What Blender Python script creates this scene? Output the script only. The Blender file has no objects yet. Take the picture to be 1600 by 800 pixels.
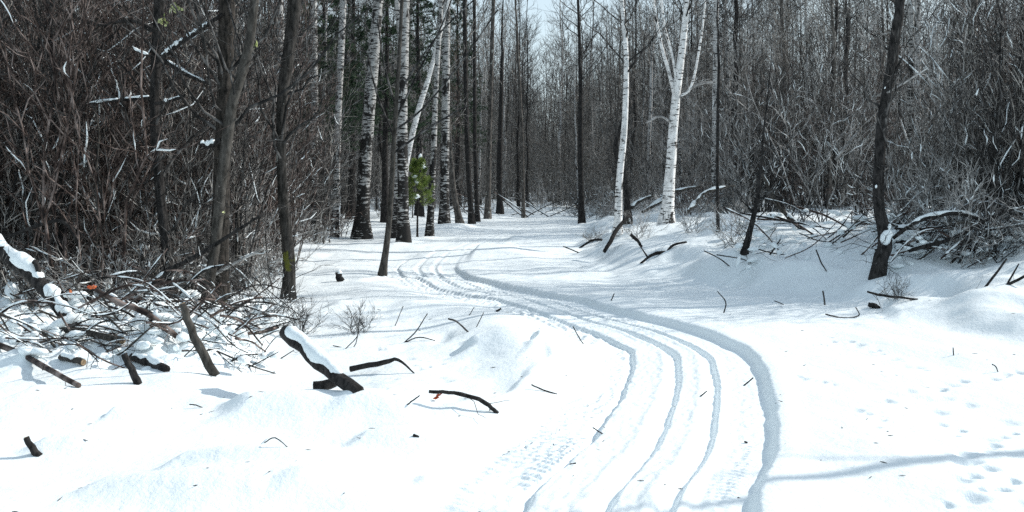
import bpy, math, random
import numpy as np
from mathutils import Vector

R = math.radians
rng = np.random.default_rng(11)
scene = bpy.context.scene
COL = scene.collection

# ---------------------------------------------------------------- camera model
F = 1500.0            # focal length in photo pixels (photo is 1600 wide)
HZ = 290.0            # horizon row
CAMZ = 1.6

def at(px, py, Y):
    return np.array([(px - 800) / F * Y, Y, CAMZ - (py - HZ) / F * Y])

# ---------------------------------------------------------------- noise
def _hash(ix, iy, seed):
    h = (ix.astype(np.int64) * 374761393 + iy.astype(np.int64) * 668265263 + seed * 1442695041) & 0xFFFFFFFF
    h = ((h ^ (h >> 13)) * 1274126177) & 0xFFFFFFFF
    h = (h ^ (h >> 16)) & 0xFFFF
    return h / 65535.0

def noise(x, y, seed=0):
    ix = np.floor(x); iy = np.floor(y)
    fx = x - ix; fy = y - iy
    def g(dx, dy):
        a = _hash(ix + dx, iy + dy, seed) * 2 * np.pi
        return np.cos(a) * (fx - dx) + np.sin(a) * (fy - dy)
    u = fx * fx * fx * (fx * (fx * 6 - 15) + 10)
    v = fy * fy * fy * (fy * (fy * 6 - 15) + 10)
    n0 = g(0, 0) * (1 - u) + g(1, 0) * u
    n1 = g(0, 1) * (1 - u) + g(1, 1) * u
    return (n0 * (1 - v) + n1 * v) * 1.5

def sstep(a, b, x):
    t = np.clip((x - a) / (b - a), 0, 1)
    return t * t * (3 - 2 * t)

# ---------------------------------------------------------------- polylines on the ground
def catmull(pts, n=12):
    p = np.array(pts, float)
    p = np.vstack([2 * p[0] - p[1], p, 2 * p[-1] - p[-2]])
    out = []
    for i in range(1, len(p) - 2):
        for k in range(n):
            t = k / n
            out.append(0.5 * ((2 * p[i]) + (-p[i - 1] + p[i + 1]) * t + (2 * p[i - 1] - 5 * p[i] + 4 * p[i + 1] - p[i + 2]) * t ** 2
                              + (-p[i - 1] + 3 * p[i] - 3 * p[i + 1] + p[i + 2]) * t ** 3))
    out.append(p[-2])
    return np.array(out)

def signed_dist(x, y, poly):
    """distance to polyline, positive on the left of its direction, and the arc length"""
    best = np.full(x.shape, 1e9); sgn = np.zeros(x.shape); arc = np.zeros(x.shape)
    s = 0.0
    for a, b in zip(poly[:-1], poly[1:]):
        d = b - a; L = math.hypot(*d)
        if L < 1e-9: continue
        u = np.clip(((x - a[0]) * d[0] + (y - a[1]) * d[1]) / (L * L), 0, 1)
        qx = x - a[0] - u * d[0]; qy = y - a[1] - u * d[1]
        dd = np.hypot(qx, qy)
        m = dd < best
        best = np.where(m, dd, best)
        cr = d[0] * (y - a[1]) - d[1] * (x - a[0])
        sgn = np.where(m, np.sign(cr), sgn)
        arc = np.where(m, s + u * L, arc)
        s += L
    return best * sgn, arc

TRAIL = catmull([(0.75, 0.5), (0.98, 3.3), (1.2, 4.75), (1.62, 5.9), (1.98, 7.3), (2.25, 8.7), (2.32, 9.7), (2.05, 11.0), (1.55, 12.1),
                 (0.72, 14.0), (-0.25, 15.9), (-0.85, 17.5), (-1.1, 19.3), (-0.95, 22.0), (-0.3, 27.0), (0.7, 35.0), (1.6, 43.5), (2.4, 52.0)], 10)
BANK = catmull([(6.0, -6), (5.6, 3), (5.35, 6.5), (5.2, 8.6), (4.95, 10.1), (4.72, 11.2), (4.4, 12.5), (3.8, 14.3), (2.5, 16.0), (1.75, 18.0), (1.4, 21.5),
                (1.9, 27), (2.5, 35), (3.2, 45), (4.0, 56), (6, 75)], 6)
LEFT_LINE = ([-5, 8, 11, 14, 18, 22, 32, 40, 53, 62], [-5.6, -5.2, -4.7, -4.0, -4.2, -4.8, -5.2, -3.2, -1.2, 0.5])
RIGHT_LINE = ([-5, 8, 14, 20, 30, 43, 53, 62], [7.5, 7.4, 6.6, 5.7, 5.2, 3.6, 3.0, 0.5])

def G(px, py):      # pixel to flat ground
    Y = CAMZ * F / (py - HZ)
    return (px - 800) / F * Y, Y

# mounds and hollows: x, y, radius x, radius y, height
BUMPS = []
for px, py, rx, ry, h in [
        (815, 500, .55, 1.5, .22), (850, 560, .40, .9, .16), (590, 424, .8, .9, .22), (480, 640, .9, .5, .09), (600, 600, .5, .4, .03),
        (450, 735, .6, .28, .07), (520, 760, .35, .25, .09), (330, 775, .6, .22, .10), (230, 610, .8, .5, .14), (100, 660, .7, .35, .10),
        (700, 690, .5, .35, .08), (600, 560, .7, .7, .05), (760, 400, 1.2, 2.0, .12), (660, 380, 1.6, 2.5, .18), (700, 360, 1.6, 3.0, .2),
        (900, 372, 1.0, 2.2, .10)]:
    x, y = G(px, py); BUMPS.append((x, y, rx, ry, h))
DENTS = []
for px, py, rx, ry, h in [
        (850, 560, .05, .22, -.05), (830, 545, .05, .2, -.05), (905, 520, .06, .2, -.05), (780, 600, .12, .3, -.04), (690, 520, .1, .3, -.05)]:
    x, y = G(px, py); DENTS.append((x, y, rx, ry, h))
DRIFTS = []
for px, py, wpx, ry, h in [(345, 648, 85, .26, .115), (405, 712, 36, .10, .085), (640, 748, 42, .11, .09), (168, 664, 22, .10, .06), (715, 540, 65, .42, .17), (560, 440, 50, .5, .22), (590, 615, 35, .14, .06), (210, 560, 60, .4, .15),
                           (20, 640, 60, .3, .12), (60, 700, 50, .16, .07), (520, 650, 50, .18, .05), (255, 730, 70, .12, .07), (560, 690, 50, .15, .05), (120, 760, 80, .16, .05), (440, 770, 70, .14, .05), (700, 640, 60, .35, .10), (800, 600, 30, .5, .10), (830, 545, 25, .45, .10),
                           (660, 470, 80, .6, .14), (500, 480, 70, .6, .14), (640, 400, 60, .9, .18), (700, 375, 50, 1.2, .18), (930, 395, 40, 1.0, .16), (1010, 425, 45, .8, .14), (1090, 400, 50, .9, .18), (1180, 425, 55, .7, .14), (1250, 445, 60, .6, .12), (1110, 440, 40, .5, .08), (960, 430, 40, .5, .08), (1380, 492, 45, .5, .10), (1330, 455, 50, .5, .12)]:
    x, y = G(px, py); DRIFTS.append((x, y, wpx / F * y, ry, h))
r_ = random.Random(3)
def prints(path, n, jitter, size, depth):
    p = np.array(path, float)
    for k in range(n):
        t = k / max(1, n - 1) * (len(p) - 1); i = min(int(t), len(p) - 2); f = t - i
        px, py = p[i] * (1 - f) + p[i + 1] * f
        x, y = G(px + r_.uniform(-jitter, jitter), py + r_.uniform(-jitter, jitter) * .35)
        s = size * r_.uniform(.55, 1.15)
        DENTS.append((x, y, s * r_.uniform(.8, 1.6), s * r_.uniform(.8, 1.6), -depth * r_.uniform(.5, 1.1)))
prints([(1300, 525), (1355, 545), (1400, 565), (1440, 580)], 16, 10, .045, .030)
prints([(1240, 590), (1275, 595), (1300, 602)], 7, 9, .03, .018)
prints([(1600, 585), (1500, 605), (1440, 618), (1380, 622)], 15, 22, .05, .032)
prints([(1585, 650), (1560, 690), (1530, 720), (1520, 755), (1500, 790)], 13, 26, .05, .04)
prints([(1500, 620), (1480, 660), (1520, 700), (1560, 740), (1600, 790)], 14, 40, .045, .034)
prints([(1340, 640), (1370, 660), (1350, 675)], 5, 12, .035, .02)
prints([(1050, 440), (1120, 450), (1190, 455), (1240, 470)], 12, 10, .08, .04)
prints([(900, 560), (860, 590), (840, 640)], 10, 20, .05, .03)
prints([(590, 520), (640, 560), (700, 590), (640, 600)], 16, 40, .06, .03)
prints([(690, 400), (740, 390), (800, 375), (840, 360)], 20, 25, .16, .05)
prints([(620, 400), (660, 395), (700, 385), (790, 352)], 18, 22, .16, .06)

def profile(d, arc, x, y):
    """height of the groomed trail; d is the distance in from its right edge"""
    fade = 1 - 0.8 * sstep(16.5, 20.5, y)
    rag = noise(arc * 6, d * 3, 5) * .009 + noise(arc * 1.7, d, 6) * .026 + noise(arc * 19, d * 9, 7) * .004
    dd = d + rag
    z = -0.086 * sstep(-0.035, 0.07, dd) * (1 - sstep(1.42, 2.0, d) * .9)
    z += 0.010 * np.exp(-((dd + .09) / .07) ** 2)
    z += 0.035 * sstep(.30, .40, d) * (1 - sstep(1.12, 1.17, dd))          # the raised middle
    for c in (.45, .77):
        z -= 0.052 * sstep(c - .075, c - .02, d + rag * .3) * (1 - sstep(c + .02, c + .07, d + rag * .3))
        z += 0.010 * np.exp(-((d - c - .1) / .035) ** 2)
    z -= 0.022 * np.exp(-((dd - 1.16) / .03) ** 2)
    ph = arc / .062 * 2 * np.pi
    tread = np.maximum(np.sin(ph + 10 * np.abs(d - .22)), -.3)
    patch = sstep(-.15, .3, noise(arc * 1.3, d * 4, 8))
    z += .010 * tread * sstep(.12, .15, d) * (1 - sstep(.30, .34, d)) * patch
    tread2 = np.maximum(np.sin(ph + 12 * np.abs(d - 1.32)), -.3)
    patch2 = sstep(-.35, .1, noise(arc * 1.1, d * 4, 9))
    z += .017 * tread2 * sstep(1.18, 1.21, d) * (1 - sstep(1.50, 1.58, d)) * patch2
    z += .006 * noise(arc * 9, d * 22, 10) * sstep(.05, .2, d) * (1 - sstep(1.3, 1.6, d))
    return z * fade

def height(x, y, full=False):
    x = np.asarray(x, float); y = np.asarray(y, float)
    d, arc = signed_dist(x, y, TRAIL)
    b, _ = signed_dist(x, y, BANK)
    b = -b                                                      # positive behind the foot of the bank
    flat = sstep(-2.2, -.4, d - 2.0)                             # 1 to the left of the trail
    lane = 1 - np.maximum(flat, sstep(-.2, .8, b))               # the flat lane with the trail
    amp = 1 - .80 * lane
    z = noise(x / 3.3, y / 3.8, 1) * .085 * amp + noise(x / 1.15, y / 1.4, 2) * .050 * amp + noise(x / .42, y / .55, 3) * .014 * amp
    z += noise(x / 9, y / 9, 4) * .10 * amp
    z += noise(x / .9 + y * .35, y / 2.6, 21) * .030 * lane + noise(x / .5 + y * .2, y / 1.1, 23) * .010 * lane + noise(x / .3, y / .5, 22) * .006 + noise(x / .11, y / .13, 26) * .0035 + np.abs(noise(x / .6 + y * .5, y / .35, 27)) * .005
    nearb = 1 - sstep(12.8, 15, y)
    z += (.38 + .02 * nearb) * sstep(-.1, 1.3 + .5 * nearb, b + noise(x / 1.2, y / 1.2, 12) * .5 + noise(x / .45, y / .45, 33) * .16)
    z += noise(x / .85, y / .95, 25) * .10 * sstep(.2, 1.5, b) * (1 - sstep(8, 14, b)) + .32 * sstep(.9, 4.0, b) + .15 * sstep(4, 14, b)
    u = x * .80 + y * .6; w = -x * .6 + y * .80
    z += noise(u / .55, w / 2.2, 13) * .055 * sstep(.0, .9, b) + noise(u / .22, w / 1.1, 14) * .018 * sstep(.0, .9, b)
    ll = np.interp(y, *LEFT_LINE)
    z += .22 * sstep(1.5, -2.5, x - ll) * sstep(13, 30, y)
    pile = sstep(7.6, 8.6, y) * (1 - sstep(12, 14, y)) * sstep(-2.2, -3.0, x + (y - 9) * .12)
    z += pile * (.14 + .17 * np.abs(noise(x / .42, y / .42, 15)) + .07 * np.abs(noise(x / .2, y / .2, 16)))
    z += sstep(48, 75, y) * .35 + sstep(75, 150, y) * 2.0
    for bx, by, rx, ry, h in BUMPS:
        z += h * np.exp(-((x - bx) / rx) ** 2 - ((y - by) / ry) ** 2)
    for bx, by, w, ry, h in DRIFTS:
        m = (np.abs(y - by) < 3 * ry) & (x > bx - w) & (x < bx + 8 * w)
        if m.any():
            xx = x - bx - .35 * w * noise(y / .35, x / 2.0, 31) - .25 * (y - by)
            prof = sstep(-.1 * w, .60 * w, xx) * np.exp(-(np.maximum(xx - w, 0) / (2.6 * w)) ** 2)
            z = np.where(m, z + h * prof * np.exp(-((y - by) / ry) ** 2), z)
    for bx, by, rx, ry, h in DENTS:
        m = (np.abs(x - bx) < 3 * rx) & (np.abs(y - by) < 3 * ry)
        if m.any():
            q = ((x - bx) / rx) ** 2 + ((y - by) / ry) ** 2
            h = h * (1 if rx < .08 else .7)
            z = np.where(m, z + h * np.exp(-q ** 1.3) + -h * .05 * np.exp(-((np.sqrt(q) - 1.6) / .5) ** 2), z)
    inside = sstep(-.25, -.05, d) * (1 - sstep(1.9, 2.5, d))
    z = z * (1 - inside * .55) + profile(d, arc, x, y) * (y > .4)
    if full: return z, d, b
    return z

def hit(px, py):
    """where the ray through a photo pixel meets the snow"""
    Y = np.concatenate([np.arange(3, 20, .03), np.arange(20, 70, .1)])
    z = height((px - 800) / F * Y, Y)
    ray = CAMZ - (py - HZ) / F * Y
    i = np.argmax(ray <= z)
    if ray[i] > z[i]: i = len(Y) - 1
    return np.array([(px - 800) / F * Y[i], Y[i], z[i]])

def hz(x, y): return float(height(np.array([x]), np.array([y]))[0])

# ---------------------------------------------------------------- mesh building
class MB:
    def __init__(self): self.v = []; self.f = []; self.m = []; self.n = 0
    def add(self, v, f, mat=0):
        self.v.append(np.asarray(v, float)); self.f.append(np.asarray(f, np.int64) + self.n)
        self.m.append(np.full(len(f), mat, np.int32)); self.n += len(v)
    def tubes(self, P, Rr, sides=3, mat=0, bumpy=0.0, cap=False):
        """P (m,n,3) centre lines, Rr (m,n) radii: quads (a tip of zero radius closes itself)"""
        P = np.asarray(P, float); Rr = np.asarray(Rr, float)
        if P.ndim == 2: P = P[None]; Rr = Rr[None]
        if cap:
            P = np.concatenate([P[:, :1], P, P[:, -1:]], 1); z0 = np.full((len(P), 1), 1e-4)
            Rr = np.concatenate([z0, Rr, z0], 1)
        m, n, _ = P.shape
        T = np.gradient(P, axis=1); T /= np.linalg.norm(T, axis=2, keepdims=True) + 1e-12
        if cap: T[:, 0] = T[:, 2]; T[:, 1] = T[:, 2]; T[:, -1] = T[:, -3]; T[:, -2] = T[:, -3]
        av = T.mean(1); k = np.argmin(np.abs(av), axis=1)
        ref = np.zeros((m, 1, 3)); ref[np.arange(m), 0, k] = 1
        U = np.cross(T, ref); U /= np.linalg.norm(U, axis=2, keepdims=True) + 1e-12
        W = np.cross(T, U)
        a = np.arange(sides) / sides * 2 * np.pi
        rr = Rr[:, :, None, None]
        if bumpy: rr = rr * (1 + bumpy * rng.uniform(-1, 1, (m, n, sides, 1)))
        V = P[:, :, None] + rr * (U[:, :, None] * np.cos(a)[None, None, :, None] + W[:, :, None] * np.sin(a)[None, None, :, None])
        base = (np.arange(m) * n * sides)[:, None, None]
        i = (np.arange(n - 1) * sides)[None, :, None]; j = np.arange(sides)[None, None, :]; j2 = (j + 1) % sides
        q = np.stack([base + i + j, base + i + j2, base + i + sides + j2, base + i + sides + j], -1).reshape(-1, 4)
        self.add(V.reshape(-1, 3), q[:, ::-1], mat)
    def blob(self, c, r, axis=None, mat=0, flat=.75, rough=.18):
        """one lump of snow"""
        v = ICO_V * (1 + rough * rng.uniform(-1, 1, (len(ICO_V), 1)))
        v = v * np.array([r[0], r[1], r[2]])
        if axis is not None:
            ax = np.asarray(axis, float); ax = ax / (np.linalg.norm(ax) + 1e-9)
            up = np.array([0, 0, 1.]); s = np.cross(up, ax); s /= np.linalg.norm(s) + 1e-9; up2 = np.cross(ax, s)
            v = v[:, :1] * ax + v[:, 1:2] * s + v[:, 2:3] * up2
        self.add(v + np.asarray(c), np.column_stack([ICO_F, ICO_F[:, 2]]), mat)
    def arrays(self): return np.concatenate(self.v), np.concatenate(self.f), np.concatenate(self.m)
    def mesh(self, name, mats, off=(0, 0, 0), smooth=True):
        V, Fc, M = self.arrays(); V = V - np.asarray(off)
        me = bpy.data.meshes.new(name)
        tri = Fc[:, 2] == Fc[:, 3]
        lt = np.where(tri, 3, 4).astype(np.int32); ls = np.concatenate([[0], np.cumsum(lt)[:-1]]).astype(np.int32)
        keep = np.ones(Fc.shape, bool); keep[tri, 3] = False
        loops = Fc[keep].astype(np.int32)
        me.vertices.add(len(V)); me.vertices.foreach_set('co', V.astype(np.float32).ravel())
        me.loops.add(len(loops)); me.loops.foreach_set('vertex_index', loops)
        me.polygons.add(len(Fc)); me.polygons.foreach_set('loop_start', ls); me.polygons.foreach_set('loop_total', lt)
        for mt in (mats if isinstance(mats, (list, tuple)) else [mats]): me.materials.append(mt)
        me.polygons.foreach_set('material_index', M)
        me.polygons.foreach_set('use_smooth', np.full(len(Fc), smooth))
        me.update(calc_edges=True)
        return me
    def build(self, name, mats, parent=None, off=(0, 0, 0), smooth=True):
        o = bpy.data.objects.new(name, self.mesh(name, mats, off, smooth)); COL.objects.link(o)
        if parent is not None: o.parent = parent
        return o

def _ico():
    t = (1 + 5 ** .5) / 2
    v = [(-1, t, 0), (1, t, 0), (-1, -t, 0), (1, -t, 0), (0, -1, t), (0, 1, t), (0, -1, -t), (0, 1, -t), (t, 0, -1), (t, 0, 1), (-t, 0, -1), (-t, 0, 1)]
    f = [(0, 11, 5), (0, 5, 1), (0, 1, 7), (0, 7, 10), (0, 10, 11), (1, 5, 9), (5, 11, 4), (11, 10, 2), (10, 7, 6), (7, 1, 8), (3, 9, 4), (3, 4, 2), (3, 2, 6), (3, 6, 8), (3, 8, 9), (4, 9, 5), (2, 4, 11), (6, 2, 10), (8, 6, 7), (9, 8, 1)]
    v = [np.array(p) / np.linalg.norm(p) for p in v]; cache = {}; out = []
    def mid(a, b):
        k = (min(a, b), max(a, b))
        if k not in cache:
            p = v[a] + v[b]; v.append(p / np.linalg.norm(p)); cache[k] = len(v) - 1
        return cache[k]
    for a, b, c in f:
        x, y, z = mid(a, b), mid(b, c), mid(c, a); out += [(a, x, z), (b, y, x), (c, z, y), (x, y, z)]
    return np.array(v), np.array(out)
ICO_V, ICO_F = _ico()

# ---------------------------------------------------------------- growth
def unit(v): return v / (np.linalg.norm(v, axis=-1, keepdims=True) + 1e-12)

def shoots(p0, d, L, n, curl=0.2, wob=.06):
    """m curved shoots: start p0 (m,3), heading d (m,3), length L (m,)"""
    m = len(p0); t = np.linspace(0, 1, n)[None, :, None]
    w = np.cumsum(rng.normal(0, 1, (m, n, 3)), 1); w -= w[:, :1]
    P = p0[:, None] + d[:, None] * L[:, None, None] * t + w * (wob * L[:, None, None] / math.sqrt(n))
    P[..., 2] += (curl * L)[:, None] * t[..., 0] ** 2 if np.ndim(curl) else curl * L[:, None] * t[..., 0] ** 2
    return P

def fork(P, k, tmin, tmax, ang):
    """k side shoots along each centre line in P: positions, headings and the parent's parameter"""
    m, n, _ = P.shape
    t = rng.uniform(tmin, tmax, (m, k)) * (n - 1)
    i = np.minimum(t.astype(int), n - 2); f = (t - i)[..., None]
    a = np.arange(m)[:, None]
    p = P[a, i] * (1 - f) + P[a, i + 1] * f
    T = unit(P[a, i + 1] - P[a, i])
    q = rng.normal(0, 1, (m, k, 3)); q = unit(q - (q * T).sum(-1, keepdims=True) * T)
    an = rng.uniform(ang[0], ang[1], (m, k, 1))
    d = np.cos(an) * T + np.sin(an) * q
    return p.reshape(-1, 3), d.reshape(-1, 3), (t / (n - 1)).reshape(-1)

def taper(r0, n, tip=.15, m=None):
    t = np.linspace(0, 1, n)
    r0 = np.asarray(r0, float)
    return r0[..., None] * (1 - (1 - tip) * t)

def trunk_line(h, lean=.03, wob=.012, n=16):
    t = np.linspace(0, 1, n)
    a = rng.uniform(0, 2 * np.pi); w = np.cumsum(rng.normal(0, 1, (n, 2)), 0) * wob * h / math.sqrt(n)
    w -= w[0]
    P = np.zeros((n, 3)); P[:, 0] = np.cos(a) * lean * h * t + w[:, 0]; P[:, 1] = np.sin(a) * lean * h * t + w[:, 1]; P[:, 2] = h * t - .15 * (1 - t)
    return P

def trunk_r(r0, n):
    t = np.linspace(0, 1, n)
    r = r0 * (1 - .88 * t ** 1.1); r[0] *= 1.6
    return r

def crown(mb, TP, r0, h, limbs, zmin, spread=1.0, sub=5, subsub=3, up=(.5, 1.1), rmin=.0035, dead=10, m_twig=0, curl=.25):
    """limbs, branches and twigs on a trunk line"""
    T = TP[None]
    if limbs:
        p, d, t = fork(T, limbs, zmin, .97, up)
        L = spread * h * (.19 * (1 - t) + .045) * rng.uniform(.6, 1.25, len(t))
        P = shoots(p, d, L, 7, curl, .10)
        r = np.clip(r0 * (1 - .85 * t) * .30, rmin * 2, .022)
        mb.tubes(P, taper(r, 7, .2), 4, m_twig)
        p2, d2, t2 = fork(P, sub, .2, 1.0, (.35, .95))
        L2 = np.repeat(L, sub) * (.55 - .3 * t2) * rng.uniform(.6, 1.3, len(t2)) + .08
        P2 = shoots(p2, d2, L2, 5, .15, .12)
        mb.tubes(P2, taper(np.full(len(L2), rmin * 1.6), 5, .4), 3, m_twig)
        if subsub:
            p3, d3, t3 = fork(P2, subsub, .2, 1.0, (.3, .9))
            L3 = np.repeat(L2, subsub) * rng.uniform(.25, .6, len(t3)) + .05
            P3 = shoots(p3, d3, L3, 4, .1, .12)
            mb.tubes(P3, taper(np.full(len(L3), rmin), 4, .4), 3, m_twig)
    if dead:
        p, d, t = fork(T, dead, .06, max(.1, zmin), (1.0, 1.7))
        L = rng.uniform(.25, 1.3, len(t)); P = shoots(p, d, L, 5, -.05, .14)
        mb.tubes(P, taper(np.full(len(L), rmin * 2), 5, .3), 3, m_twig)
        p2, d2, t2 = fork(P, 3, .3, 1, (.4, 1.0)); L2 = np.repeat(L, 3) * .4
        P2 = shoots(p2, d2, L2, 4, 0, .15); mb.tubes(P2, taper(np.full(len(L2), rmin), 4, .4), 3, m_twig)

def snow_on(mb, P, r, start=0, end=1, lift=.6, fat=1.15, gap=0.0):
    """a band of snow lying along the upper side of a branch"""
    n = max(4, int(len(P) * 3))
    t = np.linspace(start, end, n) * (len(P) - 1); i = np.minimum(t.astype(int), len(P) - 2); f = (t - i)[:, None]
    Q = P[i] * (1 - f) + P[i + 1] * f; rr = np.interp(t, np.arange(len(P)), np.broadcast_to(r, len(P)))
    w = rr * fat * (1 + .45 * np.interp(np.linspace(0, 1, n), np.linspace(0, 1, max(3, n // 3)), rng.uniform(-1, 1, max(3, n // 3)))); w[0] *= .25; w[-1] *= .25; w[1] *= .75; w[-2] *= .75
    Q = Q + np.array([0, 0, 1.]) * (rr * lift)[:, None]
    mb.tubes(Q, w, 9, 0, .07, cap=True)

def shrub_mesh(h, stems, tilt, side=8, twig=3, r=.011, rmin=.003, snow=0, snow_r=.03, low=False):
    mb = MB(); sn = MB()
    a = rng.uniform(0, 2 * np.pi, stems); ti = rng.uniform(*tilt, stems)
    p0 = np.column_stack([rng.normal(0, .16, stems), rng.normal(0, .16, stems), np.full(stems, -.12)])
    d = np.column_stack([np.cos(a) * np.sin(ti), np.sin(a) * np.sin(ti), np.cos(ti)])
    L = h * rng.uniform(.55, 1.05, stems)
    P = shoots(p0, d, L, 9, -.05 if low else .08, .09 if low else .065)
    rr = r * rng.uniform(.6, 1.35, stems)
    mb.tubes(P, taper(rr, 9, .2), 4)
    p2, d2, t2 = fork(P, side, .18, 1, (.3, .95)); L2 = np.repeat(L, side) * (.34 - .2 * t2) * rng.uniform(.6, 1.4, len(t2)) + .1
    P2 = shoots(p2, d2, L2, 6, .1, .12); mb.tubes(P2, taper(np.full(len(L2), rmin * 1.7), 6, .35), 3)
    p3, d3, t3 = fork(P2, twig, .15, 1, (.3, 1.0)); L3 = np.repeat(L2, twig) * rng.uniform(.25, .7, len(t3)) + .05
    P3 = shoots(p3, d3, L3, 4, .05, .14); mb.tubes(P3, taper(np.full(len(L3), rmin), 4, .4), 3)
    if snow:
        sl = np.abs(P2[:, 5, 2] - P2[:, 0, 2]) / (np.linalg.norm(P2[:, 5] - P2[:, 0], axis=1) + 1e-6)
        pr = (np.exp(-sl * 3.0) * (sl < .5) + 1e-6) * (np.exp(-P2[:, 2, 2] / (h * .4)) + .08); pr /= pr.sum()
        js = rng.choice(len(P2), min(snow, len(P2) - 1), replace=False, p=pr)
        for j in js:
            i0 = int(rng.integers(0, 3)); seg = P2[j, i0:i0 + 4]; seg = seg[0] + (seg - seg[0]) * rng.uniform(.35, .9); sr = snow_r * rng.uniform(.4, 1.0)
            sn.tubes(seg + (0, 0, sr * .5), np.array([.25, 1.0, .85, .2]) * sr * rng.uniform(.8, 1.2, 4), 5, cap=True)
    return mb, sn

# ---------------------------------------------------------------- materials
def mat(name, base, rough=.9):
    m = bpy.data.materials.new(name); m.use_nodes = True
    nt = m.node_tree; b = nt.nodes['Principled BSDF']
    b.inputs['Base Color'].default_value = (*base, 1); b.inputs['Roughness'].default_value = rough
    b.inputs['Specular IOR Level'].default_value = .25
    return m, nt, b

def nnode(nt, typ, **kw):
    n = nt.nodes.new(typ)
    for k, v in kw.items():
        if k in n.inputs: n.inputs[k].default_value = v
        else: setattr(n, k, v)
    return n

def coords(nt, scale, obj=True):
    tc = nnode(nt, 'ShaderNodeTexCoord'); mp = nnode(nt, 'ShaderNodeMapping'); mp.inputs['Scale'].default_value = scale
    nt.links.new(tc.outputs['Object'], mp.inputs[0])
    inf = nnode(nt, 'ShaderNodeObjectInfo'); mul = nnode(nt, 'ShaderNodeVectorMath', operation='SCALE'); mul.inputs[0].default_value = (91, 57, 33)
    nt.links.new(inf.outputs['Random'], mul.inputs['Scale'])
    ad = nnode(nt, 'ShaderNodeVectorMath', operation='ADD'); nt.links.new(mp.outputs[0], ad.inputs[0]); nt.links.new(mul.outputs[0], ad.inputs[1])
    return ad.outputs[0], inf, tc

def ramp(nt, stops, src):
    r = nnode(nt, 'ShaderNodeValToRGB'); e = r.color_ramp.elements
    while len(e) < len(stops): e.new(.5)
    for k, (p, c) in enumerate(stops): e[k].position = p; e[k].color = (*c, 1) if len(c) == 3 else c
    nt.links.new(src, r.inputs[0]); return r.outputs[0]

def bark(name, lo, hi, vs=(22, 22, 3), spots=None, moss=None):
    m, nt, b = mat(name, hi)
    v, inf, tc = coords(nt, vs)
    n = nnode(nt, 'ShaderNodeTexNoise', Scale=1.0, Detail=5.0, Roughness=.65); nt.links.new(v, n.inputs['Vector'])
    c = ramp(nt, [(.36, lo), (.68, hi)], n.outputs['Fac'])
    if spots:
        v2, _, _ = coords(nt, spots[1]); n2 = nnode(nt, 'ShaderNodeTexNoise', Scale=1.0, Detail=2.0); nt.links.new(v2, n2.inputs['Vector'])
        f = ramp(nt, [(spots[2], (0, 0, 0)), (spots[2] + .03, (1, 1, 1))], n2.outputs['Fac'])
        mx = nnode(nt, 'ShaderNodeMix', data_type='RGBA'); nt.links.new(f, mx.inputs[0]); nt.links.new(c, mx.inputs[6]); mx.inputs[7].default_value = (*spots[0], 1)
        c = mx.outputs[2]
    if moss:
        sx = nnode(nt, 'ShaderNodeSeparateXYZ'); nt.links.new(tc.outputs['Object'], sx.inputs[0])
        z = nnode(nt, 'ShaderNodeMapRange'); z.inputs[1].default_value = moss[1]; z.inputs[2].default_value = moss[2]; z.inputs[3].default_value = .28; z.inputs[4].default_value = -.5
        nt.links.new(sx.outputs[2], z.inputs[0])
        if len(moss) > 3:
            z1 = nnode(nt, 'ShaderNodeMath', operation='SUBTRACT'); z1.inputs[1].default_value = moss[3]; nt.links.new(sx.outputs[2], z1.inputs[0])
            z2 = nnode(nt, 'ShaderNodeMath', operation='ABSOLUTE'); nt.links.new(z1.outputs[0], z2.inputs[0])
            z.inputs[3].default_value, z.inputs[4].default_value = .22, -.4; nt.links.new(z2.outputs[0], z.inputs[0])
        v3, _, _ = coords(nt, (9, 9, 5)); n3 = nnode(nt, 'ShaderNodeTexNoise', Scale=1.0, Detail=4.0); nt.links.new(v3, n3.inputs['Vector'])
        ad = nnode(nt, 'ShaderNodeMath', operation='ADD'); nt.links.new(z.outputs[0], ad.inputs[0]); nt.links.new(n3.outputs['Fac'], ad.inputs[1])
        f = ramp(nt, [(.60, (0, 0, 0)), (.68, (1, 1, 1))], ad.outputs[0])
        mx = nnode(nt, 'ShaderNodeMix', data_type='RGBA'); nt.links.new(f, mx.inputs[0]); nt.links.new(c, mx.inputs[6]); mx.inputs[7].default_value = (*moss[0], 1)
        c = mx.outputs[2]
    nt.links.new(c, b.inputs['Base Color'])
    bp = nnode(nt, 'ShaderNodeBump', Strength=.7, Distance=.02); nt.links.new(n.outputs['Fac'], bp.inputs['Height']); nt.links.new(bp.outputs[0], b.inputs['Normal'])
    return m

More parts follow.
